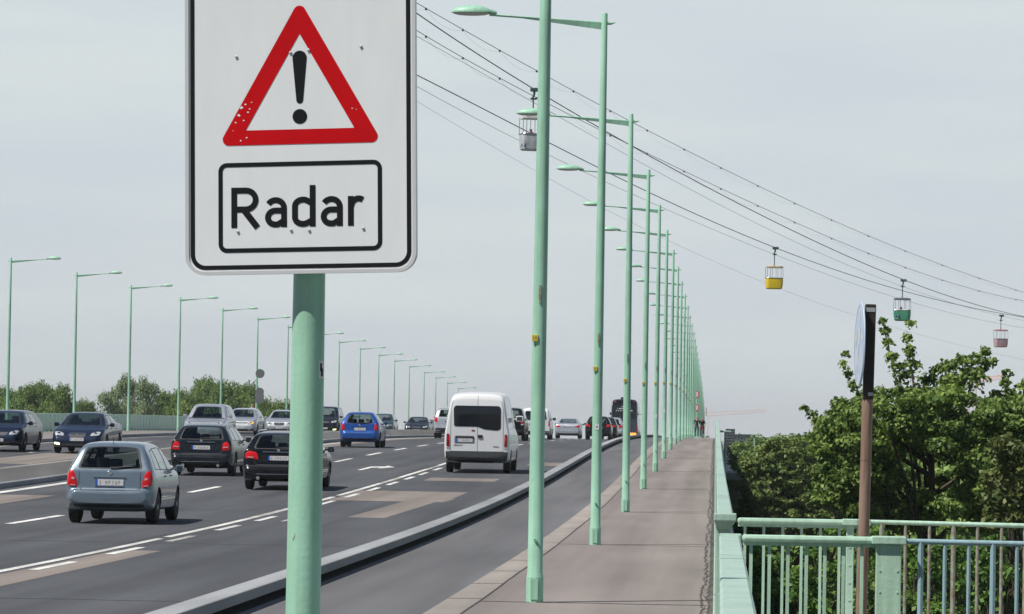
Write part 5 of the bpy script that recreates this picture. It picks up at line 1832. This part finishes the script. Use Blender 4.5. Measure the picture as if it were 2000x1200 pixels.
cable('track_cable', 'cable carrying the yellow and the pink gondola', [(760, 120), (815, 148), (860, 170), (1016, 250), (1065, 276), (1115, 300), (1440, 453), (1509, 484), (1765, 567), (1955, 614), (2060, 628)], .026)
ptsB, _ = cable('track_cable', 'cable carrying the white and the green gondola', [(760, -12), (860, 57), (1037, 172), (1137, 231), (1230, 282), (1527, 440), (1759, 546), (2000, 616), (2060, 631)], .026, 0, depthB)
for nm, lab, pp in (('guard_cable', 'uppermost cable with a looped communication wire clipped beneath it', [(760, -25), (815, 7), (860, 32), (1040, 135), (1182, 211), (1230, 236), (1647, 440), (1860, 525), (2000, 571), (2060, 588)]),
                    ('guard_cable', 'second cable with a looped wire clipped beneath it', [(760, 25), (860, 90), (1040, 186), (1131, 229), (1230, 288), (1571, 441), (1800, 535), (2000, 587), (2060, 598)])):
    p3, oo = cable(nm, lab, pp, .018, 8)
    b = MB(); fl = []
    for i in range(len(p3) - 1):
        a, c_ = p3[i], p3[i + 1]
        fl.append(a)
    tie = 6
    pts = []
    for i, p in enumerate(p3):
        u = (i % tie) / tie
        sag = .38 * 4 * u * (1 - u) * (1.0 if i < 70 else .6)
        pts.append(p - Vector((0, 0, sag + .05)))
        if i % tie == 0: b.box(p - Vector((.05, .03, .10)), p + Vector((.05, .03, .03)))
    b.tube(pts, .004, 5)
    b.build('communication_wire', M['cable'], oo)
cable('haul_rope', 'thin haul rope just beneath the cable of the yellow gondola', [(760, 138), (860, 194), (1016, 276), (1440, 468), (1745, 580), (1960, 634), (2060, 648)], .011, 1)
cable('haul_rope', 'thin haul rope just beneath the cable of the green gondola', [(760, 40), (860, 100), (1065, 210), (1180, 280), (1485, 440), (1753, 557), (2000, 625), (2060, 638)], .010, 1, depthB)
cable('haul_rope', 'faint lowest rope hanging well below all other cables', [(760, 165), (860, 225), (985, 300), (1440, 530), (1664, 615), (1900, 680), (2060, 715)], .007, 3)


def gondola(label, px, top, D, paint, roofm, rot, s_=1.0, who=None, wlab=None, tilt=0):
    """top: pixel row of the cable above the cabin"""
    p = unproj(px, top, D)
    H_ = 1.72
    t = thing('gondola', label, 'gondola', (p.x, p.y, p.z - (3.12) * s_), rot, 'cable car gondolas')
    t.scale = (s_, s_, s_)
    W2, L2 = .62, .50
    secs = [(.0, .80), (.06, .93), (.45, 1.0), (.82, 1.0)]
    b = MB(); vs, fs = [], []
    rr_ = []
    for z, q in secs:
        pts = rounded([(-W2 * q, -L2 * q), (W2 * q, -L2 * q), (W2 * q, L2 * q), (-W2 * q, L2 * q)], .18, 4)
        rr_.append(len(pts)); vs += [(x, y, z) for x, y in pts]
    n = rr_[0]
    for i in range(3):
        for k in range(n): fs.append((i * n + k, i * n + (k + 1) % n, (i + 1) * n + (k + 1) % n, (i + 1) * n + k))
    fs.append(tuple(range(n)))
    b.add(vs, fs); b.build('tub', paint, t, smooth=True)
    b = MB()
    for z in (.82,):
        pts = rounded([(-W2, -L2), (W2, -L2), (W2, L2), (-W2, L2)], .18, 4)
        b.tube([(x, y, z) for x, y in pts + [pts[0]]], .025, 6)
    for x in (-W2 + .02, -W2 * .35, W2 * .35, W2 - .02):
        for y in (-L2 + .02, L2 - .02):
            b.tube([(x, y, .82), (x * .97, y * .97, H_ - .05)], .017, 6)
    b.build('window_frame', M['rim'], t)
    b = MB()
    pts = rounded([(-W2 * .96, -L2 * .96), (W2 * .96, -L2 * .96), (W2 * .96, L2 * .96), (-W2 * .96, L2 * .96)], .16, 4)
    n = len(pts)
    b.add([(x, y, H_ - .13) for x, y in pts] + [(x, y, H_ - .02) for x, y in pts] + [(x * .7, y * .7, H_ + .03) for x, y in pts],
          [(k, (k + 1) % n, n + (k + 1) % n, n + k) for k in range(n)] + [(n + k, n + (k + 1) % n, 2 * n + (k + 1) % n, 2 * n + k) for k in range(n)] + [tuple(2 * n + k for k in range(n)), tuple(reversed(range(n)))])
    b.build('roof', roofm, t, smooth=True)
    b = MB(); b.rbox((-.40, -.42, .28), (.40, -.12, .40), .02); b.rbox((-.40, .12, .28), (.40, .42, .40), .02); b.build('bench', M['seat'], t)
    b = MB()
    b.tube([(0, 0, H_), (0, 0, H_ + .75), (-.02, .0, H_ + .95), (.05, .0, H_ + 1.15), (.04, 0, 3.05)], [.035, .035, .05, .06, .06], 8)
    b.rbox((-.16, -.08, 2.98), (.30, .08, 3.18), .04); b.rbox((-.14, -.06, H_ + .85), (.16, .06, H_ + .95), .02)
    b.build('hanger', M['hanger'], t, smooth=True)
    if who:
        person(wlab, (p.x - .12, p.y - .1, p.z - 3.12 * s_ - .12), math.pi * .8, sit, who, M['jeans'], True, .92 * s_)
    return t


y_ = mat('gondola_yellow', (.80, .58, .01), .4)
gondola('yellow gondola with cream roof hanging from the cable, emptiest sky behind', 1513, 484, 289, y_, mat('cream_roof', (.65, .52, .34), .5), R(8), 1.0)
gondola('white gondola half hidden behind the nearest lamp post', 1042, 174, 193, mat('gondola_white', (.62, .65, .69), .45, col2=(.30, .34, .36), nscale=2.2), M['sticker_w'], R(15), 1.0, M['cloth_red'], 'passenger in red inside the white gondola by the nearest lamp post')
gondola('green gondola with grey roof hanging above the tall maple', 1763, 547, 293, mat('gondola_green', (.05, .26, .16), .45), M['alu_back'], R(-10), 1.0, M['cloth_red'], 'passenger in red inside the green gondola above the maple')
gondola('pink and white gondola at the far right', 1955, 616, 375, mat('gondola_pink', (.50, .42, .45), .5, col2=(.52, .22, .26), nscale=2), mat('pink_roof', (.55, .30, .34), .5), R(12), 1.0)

# ------------------------------------------------------------------ far signs, cranes, buildings
D = 330
for k, yy in enumerate((775, 798)):
    pass
p = unproj(1361, 775, D)
t = thing('prohibition_signs_post', 'two round red and white signs on a thin post far down the walkway', 'sign', (p.x, D, prof(D)), R(-48))
b = MB(); b.tube([(0, .05, 0), (0, .05, p.z - prof(D) + .4)], .04, 8); b.build('post', M['green'], t)
for yy in (771, 797):
    q = unproj(1361, yy, D)
    zz = q.z - prof(D)
    b = MB(); b.lathe([(.30, -.01), (.30, .01)], 28, 0, Matrix.Translation((0, 0, zz)), 'Y'); dd = b.build('sign_disc', M['sign_red'], t)
    b = MB(); b.lathe([(.20, -.016), (.20, -.01)], 24, 0, Matrix.Translation((0, 0, zz)), 'Y'); b.box((-.10, -.018, zz - .12), (-.04, -.0165, zz + .12), 1); b.box((.03, -.018, zz - .12), (.1, -.0165, zz + .12), 1)
    b.build('sign_face', [M['disc_white'], M['sign_black']], dd)
# signs seen from behind on the opposite lamp post
D = 32.0 * 7500 / (1405 - 508) - .2
q = unproj(508, 730, D)
t = thing('sign_backs', 'grey backs of a round sign and a double sign fixed to an opposite lamp post', 'sign', (q.x, D, 0))
b = MB(); b.lathe([(.32, -.01), (.32, .01)], 24, 0, Matrix.Translation((0, 0, q.z)), 'Y'); b.build('sign_disc', M['alu_back'], t)
q2 = unproj(508, 772, D)
b = MB(); b.lathe([(.30, -.01), (.30, .01)], 24, 0, Matrix.Translation((0, 0, q2.z + .22)), 'Y'); b.rbox((-.33, -.015, q2.z - .55), (.30, .015, q2.z + .05), .01); b.build('sign_panel', M['alu_back'], t)
b = MB(); b.box((-.06, .012, q2.z - .5), (.06, .1, q2.z + .3)); b.box((-.05, .012, q.z - .1), (.05, .1, q.z + .1)); b.build('clamp', M['rivet'], t)


def crane(label, px0, py0, px1, py1, D, mastx):
    a, c_ = unproj(px0, py0, D), unproj(px1, py1, D)
    mm = unproj(mastx, py0, D)
    t = thing('tower_crane', label, 'crane', (mm.x, D, -13))
    o = Vector((mm.x, D, -13))
    b = MB()
    a, c_ = a - o, c_ - o
    n = 26
    for dy, dz in ((-.7, 0), (.7, 0), (0, 1.3)):
        b.tube([a + Vector((0, dy, dz)), c_ + Vector((0, dy, dz * .5))], .08, 5)
    for k in range(n):
        u, v = a.lerp(c_, k / n), a.lerp(c_, (k + .5) / n); w_ = a.lerp(c_, (k + 1) / n)
        b.tube([u + Vector((0, -.7, 0)), v + Vector((0, 0, 1.1))], .045, 4); b.tube([v + Vector((0, 0, 1.1)), w_ + Vector((0, -.7, 0))], .045, 4)
    b.build('jib', M['crane'], t)
    b = MB()
    for dx in (-.8, .8):
        for dy in (-.8, .8): b.tube([(dx, dy, 0), (dx, dy, a.z)], .08, 5)
    k = 0
    while k * 1.6 < a.z - 1.6:
        b.tube([(-.8, -.8, k * 1.6), (.8, -.8, k * 1.6 + 1.6)], .045, 4); b.tube([(.8, .8, k * 1.6), (.8, -.8, k * 1.6 + 1.6)], .045, 4); k += 1
    b.build('mast', M['crane'], t)
    b = MB(); b.tube([Vector((0, 0, a.z)), Vector((0, 0, a.z + 3.0))], .25, 6); b.build('cat_head', M['crane'], t)


crane('faint red crane jib low in the sky right of the lamp posts', 1381, 813, 1496, 804, 1400, 1379)
crane('red crane jib partly hidden behind the maple at the far right', 1903, 749, 1962, 739, 900, 1900)

t = thing('distant_building', 'dark flat-roofed tower block just right of the parapet on the horizon', 'building', (unproj(1426, 850, 760).x, 760, -13))
b = MB(); hgt = unproj(1426, 838, 760).z + 13; b.box((-.9, 0, 0), (.95, 3, hgt)); b.build('wall', M['far_build'], t)
b = MB()
for z in np.arange(9, hgt - .3, .55): b.box((-.8, -.03, z), (.85, -.01, z + .25))
b.build('window', M['glass_dark'], t)
t = thing('distant_building', 'long low dark building beyond the treetops right of the parapet', 'building', (unproj(1447, 856, 900).x, 900, -13))
b = MB(); hgt = unproj(1447, 850, 900).z + 13; b.box((-2.6, 0, 0), (3.4, 12, hgt)); b.rbox((-2.7, -.2, hgt), (3.5, 12.2, hgt + .2), .08); b.build('wall', M['far_build'], t)
b = MB()
for x in np.arange(-2.4, 3.2, .8): b.box((x, -.05, hgt - .9), (x + .5, -.02, hgt - .35))
b.build('window', M['glass_dark'], t)
for i, (px, yt, yb, D) in enumerate(((1417, 845, 905, 160), (1474, 851, 890, 230))):
    q = unproj(px, yt, D)
    t = thing('slim_mast', ('pale slim mast close beside the parapet, left of the two over the treetops', 'pale slim mast rising in front of the far treetops, right of the two')[i], 'mast', (q.x, D, -13))
    b = MB(); b.tube([(0, 0, 0), (0, 0, q.z + 13)], [.10, .05], 8); b.build('pole', M['green_rail'], t, smooth=True)
    b = MB(); b.rbox((-.25, -.1, q.z + 13), (.25, .1, q.z + 13.08), .02); b.build('lamp_head', M['green_rail'], t)

# ------------------------------------------------------------------ ground, river
b = MB(); b.add([(-6000, -600, -13.2), (6000, -600, -13.2), (6000, 9000, -13.2), (-6000, 9000, -13.2)], [(0, 1, 2, 3)]); b.build('ground', M['grass'])['kind'] = 'structure'
b = MB(); b.add([(-6000, 380, -13.15), (6000, 430, -13.15), (6000, 700, -13.15), (-6000, 640, -13.15)], [(0, 1, 2, 3)]); b.build('river', M['water'])['kind'] = 'structure'

# ------------------------------------------------------------------ trees


def leaf_mesh(name, clumps, size, per, mt, rs, up=.25):
    """many small bent leaf faces spread through clumps (x, y, z, r[, flat])"""
    P_, Nn = [], []
    T = []
    for cl in clumps:
        x, y, z, r_ = cl[:4]
        fl = cl[4] if len(cl) > 4 else .85
        n = max(10, int(per * 9 * (r_ / size) ** 2 * .55))
        d = rs.normal(size=(n, 3)); d[:, 2] = np.where(rs.random(n) < .55, np.abs(d[:, 2]), d[:, 2]); d /= np.linalg.norm(d, axis=1)[:, None]
        rad = r_ * (.30 + .75 * rs.random(n) ** .55)
        # lumpy outline
        lump = 1 + .22 * np.sin(d[:, 0] * 5 + x) * np.cos(d[:, 2] * 6 + z) + .12 * np.sin(d[:, 1] * 9 + y)
        p = np.array([x, y, z]) + d * (rad * lump)[:, None] * np.array([1, 1, fl])
        P_.append(p); Nn.append(d)
        T.append(np.clip(rs.normal(.45, .22, n) + rs.normal(0, .12), 0, 1))
    P_ = np.concatenate(P_); Nn = np.concatenate(Nn); T = np.concatenate(T)
    n = len(P_)
    nr = Nn * .6 + rs.normal(size=(n, 3)) * .75 + np.array([0, 0, up + .25])
    nr /= np.linalg.norm(nr, axis=1)[:, None]
    ref = rs.normal(size=(n, 3))
    a = np.cross(nr, ref); a /= np.linalg.norm(a, axis=1)[:, None]
    c_ = np.cross(nr, a)
    sz = size * (.6 + .8 * rs.random(n))[:, None]
    fold = nr * sz * .18
    v = np.stack([P_ - a * sz * .62, P_ - c_ * sz * .42 + fold + a * sz * .1, P_ + a * sz * .62, P_ + c_ * sz * .42 + fold + a * sz * .1], axis=1).reshape(-1, 3)
    me = bpy.data.meshes.new(name)
    me.vertices.add(4 * n); me.vertices.foreach_set('co', v.ravel())
    me.loops.add(4 * n); me.loops.foreach_set('vertex_index', np.arange(4 * n, dtype=np.int32))
    me.polygons.add(n); me.polygons.foreach_set('loop_start', np.arange(0, 4 * n, 4, dtype=np.int32)); me.polygons.foreach_set('loop_total', np.full(n, 4, dtype=np.int32))
    me.update()
    at = me.attributes.new('tint', 'FLOAT', 'FACE'); at.data.foreach_set('value', T.astype(np.float32))
    me.materials.append(mt)
    me.validate()
    return me


def make_tree(name, label, base, clumps, size, per, mt, trunk_r, rs, group=None, limbs=14, cat='tree', flat_trunk_top=.55):
    """clumps in world coordinates; base = foot of the trunk"""
    t = thing(name, label, cat, base, group=group)
    B = Vector(base)
    cl = [(c_[0] - B.x, c_[1] - B.y, c_[2] - B.z) + tuple(c_[3:]) for c_ in clumps]
    o = bpy.data.objects.new('crown', leaf_mesh('crown', cl, size, per, mt, rs)); COL.objects.link(o); o.parent = t
    zs = [c_[2] for c_ in cl]; cxm, cym = np.mean([c_[0] for c_ in cl]), np.mean([c_[1] for c_ in cl])
    ztop = min(zs) + (max(zs) - min(zs)) * flat_trunk_top
    b = MB()
    path = [(0, 0, 0), (cxm * .15 + .1, cym * .1, ztop * .3), (cxm * .5, cym * .5, ztop * .65), (cxm, cym, ztop)]
    b.tube(path, [trunk_r, trunk_r * .75, trunk_r * .5, trunk_r * .25], 10)
    pick = list(range(len(cl))); rs.shuffle(pick)
    for i in pick[:limbs]:
        c_ = Vector(cl[i][:3])
        u = rs.uniform(.45, .95)
        s0 = Vector(path[1]).lerp(Vector(path[3]), u)
        if s0.z > c_.z: s0 = Vector(path[1]).lerp(Vector(path[3]), .25)
        mid = s0.lerp(c_, .5) + Vector((rs.uniform(-.2, .2), rs.uniform(-.2, .2), .25))
        b.tube([s0, mid, c_], [trunk_r * .28, trunk_r * .17, trunk_r * .05], 6)
    b.build('trunk', M['bark'], t, smooth=True)
    return t


rs = np.random.default_rng(5)
# the big maple right of the gangway, about 75 m away
MD = 75


def pxc(x, y, r_, D=MD, jit=1.2, flat=.85):
    p = unproj(x, y, D + rs.uniform(-jit, jit))
    return (p.x, p.y, p.z, r_ * D / 7500, flat)


cl = []
for (x, y, r_) in [(1724, 628, 9), (1728, 648, 12), (1736, 672, 13), (1742, 700, 14), (1752, 722, 17), (1778, 634, 11), (1772, 662, 12), (1776, 688, 14), (1782, 715, 17), (1765, 740, 20),
                   (1652, 693, 9), (1648, 712, 10), (1656, 733, 11), (1668, 756, 14), (1572, 800, 9), (1586, 812, 12), (1600, 826, 15), (1622, 842, 16),
                   (1905, 700, 13), (1880, 712, 22), (1924, 688, 12), (1920, 712, 18), (1850, 722, 22), (1900, 742, 30), (1832, 728, 16), (1812, 748, 20), (1862, 756, 30), (1940, 706, 10),
                   (1968, 730, 10), (1962, 748, 12), (1970, 768, 14), (1988, 790, 18), (1948, 775, 16), (2010, 760, 25),
                   (1640, 792, 18), (1662, 800, 24), (1690, 778, 20), (1720, 778, 24), (1795, 775, 26), (1760, 775, 24), (1830, 780, 28)]:
    cl.append(pxc(x, y, r_, jit=.5))
for i in range(250):
    x, y = rs.uniform(1615, 2080), rs.uniform(775 if rs.random() < .5 else 800, 1030)
    if x < 1700 and y < 800: continue
    if x < 1660 and y > 870: continue
    if 1745 < x < 1890 and 880 < y < 985 and rs.random() < .75: continue
    cl.append(pxc(x, y, rs.uniform(20, 42), jit=2.4, flat=.58))
for i in range(46):
    cl.append(pxc(rs.uniform(1600, 1680), rs.uniform(840, 990), rs.uniform(14, 28), jit=1.5, flat=.6))
base = unproj(1840, 1000, MD); base.z = -13
make_tree('maple_tree', 'large maple with upright shoots filling the right side behind the gangway', tuple(base), cl, .078, 4.6, L_MAPLE, .22, rs, limbs=22)
# browner tree at the right edge, a little nearer
cl = [pxc(rs.uniform(1930, 2120), rs.uniform(860, 1030), rs.uniform(18, 40), D=62, jit=1.2, flat=.7) for i in range(44)]
base = unproj(2030, 1000, 62); base.z = -13
make_tree('maple_tree', 'lighter olive tree at the right edge in front of the large maple', tuple(base), cl, .085, 3.6, L_BROWN, .2, rs)
# bright young trees below, seen through the balustrades
for k, (x0, x1, y0, y1, D, lab) in enumerate([(1440, 1600, 1075, 1215, 58, 'bright green young tree seen through the left part of the balustrade'),
                                              (1560, 1730, 1040, 1215, 64, 'bright green young tree behind the foot of the brown pole'),
                                              (1760, 1900, 1070, 1215, 56, 'bright green young tree seen through the blue bars'),
                                              (1880, 2060, 1045, 1215, 60, 'bright green young tree seen through the rightmost bars')]):
    cl = [pxc(rs.uniform(x0, x1), rs.uniform(y0, y1 + 60), rs.uniform(14, 30), D=D, jit=1.0, flat=.7) for i in range(46)]
    base = unproj((x0 + x1) / 2, 1100, D); base.z = -13
    make_tree('young_tree', lab, tuple(base), cl, .075, 3.4, L_BRIGHT, .14, rs, group='young trees below the gangway', limbs=10)
# layered dark tree left of the maple, about 150 m away
cl = []
for lay, (yy, xa, xb) in enumerate([(868, 1500, 1590), (885, 1470, 1620), (903, 1450, 1640), (922, 1438, 1650), (942, 1432, 1650), (962, 1430, 1650), (983, 1440, 1650), (1005, 1450, 1660), (1030, 1440, 1660)]):
    for k in range(int((xb - xa) / 6)):
        cl.append(pxc(rs.uniform(xa, xb), yy + rs.uniform(-7, 7), rs.uniform(10, 19), D=140, jit=3.0, flat=.5))
base = unproj(1540, 1000, 140); base.z = -13
cl = [c_ for c_ in cl if c_[0] - c_[3] > .6]
make_tree('cedar_tree', 'broad dark tree with layered boughs between the parapet and the maple', tuple(base), cl, .12, 3.6, L_OLIVE, .35, rs, limbs=14)
for (x0, x1, y0, y1, D, mt_, lab) in [(1440, 1540, 874, 1010, 205, L_MID, 'mid green tree beside the parapet, left of the layered dark tree'), (1426, 1480, 868, 985, 290, L_MID, 'farthest green tree close beside the parapet, under the left slim mast'),
                                      (1530, 1640, 868, 1000, 185, L_OLIVE, 'olive green tree just left of the maple, its top on the horizon'), (1470, 1560, 862, 960, 330, L_MID, 'green tree on the horizon around the right slim mast')]:
    cl = [pxc(rs.uniform(x0, x1), y0 + (y1 - y0) * rs.random() ** 1.2 + rs.uniform(0, 8), rs.uniform(9, 17), D=D, jit=3, flat=.7) for i in range(90)]
    cl = [c_ for c_ in cl if c_[0] - c_[3] > .6]
    base = unproj((x0 + x1) / 2 + 15, 1000, D); base.z = -13
    make_tree('broadleaf_tree', lab, tuple(base), cl, .15, 3.2, mt_, .3, rs, group='trees beyond the right parapet')


# generic trees, copied
def proto_tree(kind, mt, H_, Wd, size, per, seed, nm='broadleaf_tree'):
    r2 = np.random.default_rng(seed)
    cl = []
    for i in range(kind):
        a = r2.uniform(0, 2 * math.pi); u = r2.random()
        z = H_ * (.30 + .66 * u)
        w_ = Wd * math.sin(math.pi * min(1, (.22 + .72 * u))) ** .7
        q = r2.uniform(.35, 1) * w_
        cl.append((q * math.cos(a), q * math.sin(a), z, r2.uniform(.11, .2) * Wd * 1.7, .8))
    return make_tree(nm, 'x', (0, 0, 0), cl, size, per, mt, H_ * .022, r2, limbs=16)


protos = {'mid': proto_tree(44, L_MID, 14, 4.6, .17, 3.4, 1), 'mid2': proto_tree(50, L_MID, 14, 5.4, .17, 3.4, 2), 'olive': proto_tree(46, L_OLIVE, 14, 5.0, .17, 3.4, 3), 'pale': proto_tree(40, L_PALE, 14, 3.6, .17, 3.2, 4)}
used = set()


def put_tree(kind, x, y, h, label, group, w=1.0, z0=-13.2):
    o = protos[kind]
    if kind in used: o = copy_tree(o)
    used.add(kind)
    o.location = (x, y, z0)
    k = h / 14
    o.scale = (k * w, k * w, k)
    o.rotation_euler = (0, 0, rs.uniform(0, 6.28))
    tag(o, label, 'tree', group)


GL = 'trees beyond the opposite parapet'
TL = [('mid', -40, 770, 'leftmost dark green tree beyond the opposite parapet'), ('mid2', 22, 762, 'dark green tree beyond the leftmost lamp post'), ('mid', 68, 754, 'dark green tree between the first two opposite lamp posts'),
      ('mid2', 112, 758, 'dark green tree just left of the second opposite lamp post'), ('mid', 162, 788, 'low green tree just right of the second opposite lamp post'),
      ('pale', 212, 762, 'pale green tree at the left of its group, above the navy saloon'), ('pale', 250, 738, 'tallest pale green tree behind the third opposite lamp post'), ('pale', 290, 744, 'pale green tree right of the third opposite lamp post'),
      ('mid', 328, 772, 'small mid green tree beside the pale trees'), ('mid2', 368, 768, 'mid green tree behind the fourth opposite lamp post'), ('mid', 405, 745, 'tallest mid green tree above the silver oncoming cars'),
      ('mid2', 446, 752, 'mid green tree behind the fifth opposite lamp post'), ('mid', 484, 756, 'mid green tree just left of the grey sign backs'), ('mid2', 536, 784, 'low tree just left of the green sign post'), ('mid', 575, 796, 'low tree behind the green sign post')]
for kind, px, ytop, lab in TL:
    D = 400 + rs.uniform(-20, 20)
    q = unproj(px, ytop, D)
    put_tree(kind, q.x, D, q.z + 13.2, lab, GL, .5)
# right side: wood between bridge and horizon; each visible one on its own, the far rest as one mass
GR = 'trees beyond the right parapet'
spots = [('mid', 1440, 862, 230), ('olive', 1475, 858, 260), ('mid2', 1510, 856, 290), ('olive', 1545, 862, 250), ('mid2', 1580, 858, 300), ('mid', 1610, 866, 240), ('mid', 1440, 872, 330),
         ('mid2', 1460, 868, 290), ('mid', 1700, 870, 200), ('olive', 1790, 860, 210), ('mid2', 1880, 860, 200), ('mid', 1960, 850, 220), ('olive', 1650, 880, 160), ('mid2', 1740, 880, 150), ('mid', 1850, 880, 140), ('olive', 1940, 870, 140), ('mid2', 2030, 850, 130)]
wh = ['low on the left, beside the parapet', 'behind the right slim mast', 'near the middle of the gap left of the maple', 'right of the slim masts', 'nearest the maple on the horizon', 'whose top touches the left edge of the maple',
      'directly behind the left slim mast', 'between the two slim masts', 'behind the brown pole', 'behind the dark gap in the maple', 'behind the maple crown, centre', 'behind the maple at the right edge', 'behind the lower maple, left',
      'behind the lower maple near the pillar', 'behind the lower maple, middle', 'behind the lower maple, right', 'at the far right behind all others']
for (kind, px, ytop, D), w_ in zip(spots, wh):
    q = unproj(px, ytop, D)
    put_tree(kind, max(q.x, 6.5), D, q.z + 13.2, 'green tree ' + w_, GR, 1.0)
# far woodland mass on both banks beyond what can be counted
cl = []
for i in range(420):
    D = rs.uniform(330, 900)
    x = 5 + rs.uniform(3, 160) * D / 500
    cl.append((x, D, -13 + rs.uniform(6, 12.5), rs.uniform(2.5, 4.5), .8))
for i in range(150):
    D = rs.uniform(740, 1000)
    cl.append((rs.uniform(-25, 60), D, -13 + rs.uniform(6, 12.0), rs.uniform(2.5, 4.5), .8))
for i in range(260):
    D = rs.uniform(480, 1000)
    cl.append((-rs.uniform(75, 260) * D / 500, D, -13 + rs.uniform(4, 10), rs.uniform(2.5, 4.5), .8))
o = bpy.data.objects.new('distant_woodland', leaf_mesh('distant_woodland', cl, .75, .8, L_MID, rs)); COL.objects.link(o)
tag(o, 'distant belt of woodland along the horizon', 'woodland', None, 'stuff')
# undergrowth beneath the nearer trees
cl = []
for i in range(260):
    D = rs.uniform(45, 260); cl.append((rs.uniform(2, 9) * D / 60 + 1, D, -13 + rs.uniform(.5, 4.5), rs.uniform(1.2, 2.4), .8))
o = bpy.data.objects.new('undergrowth', leaf_mesh('undergrowth', cl, .34, .8, L_MID, rs)); COL.objects.link(o)
tag(o, 'dense undergrowth beneath the trees beside the bridge', 'bushes', None, 'stuff')

# ------------------------------------------------------------------ the summer haze
b = MB(); b.box((-6300, -800, -15.2), (6300, 9300, 60))
hz_ = b.build('haze', [])
hm = bpy.data.materials.new('haze'); hm.use_nodes = True
ht = hm.node_tree; ht.nodes.clear()
ho = ht.nodes.new('ShaderNodeOutputMaterial'); hv = ht.nodes.new('ShaderNodeVolumePrincipled')
hv.inputs['Color'].default_value = (.95, .98, 1, 1); hv.inputs['Density'].default_value = .00013; hv.inputs['Anisotropy'].default_value = -.3
ht.links.new(hv.outputs[0], ho.inputs['Volume'])
hz_.data.materials.append(hm)
hz_['kind'] = 'stuff'
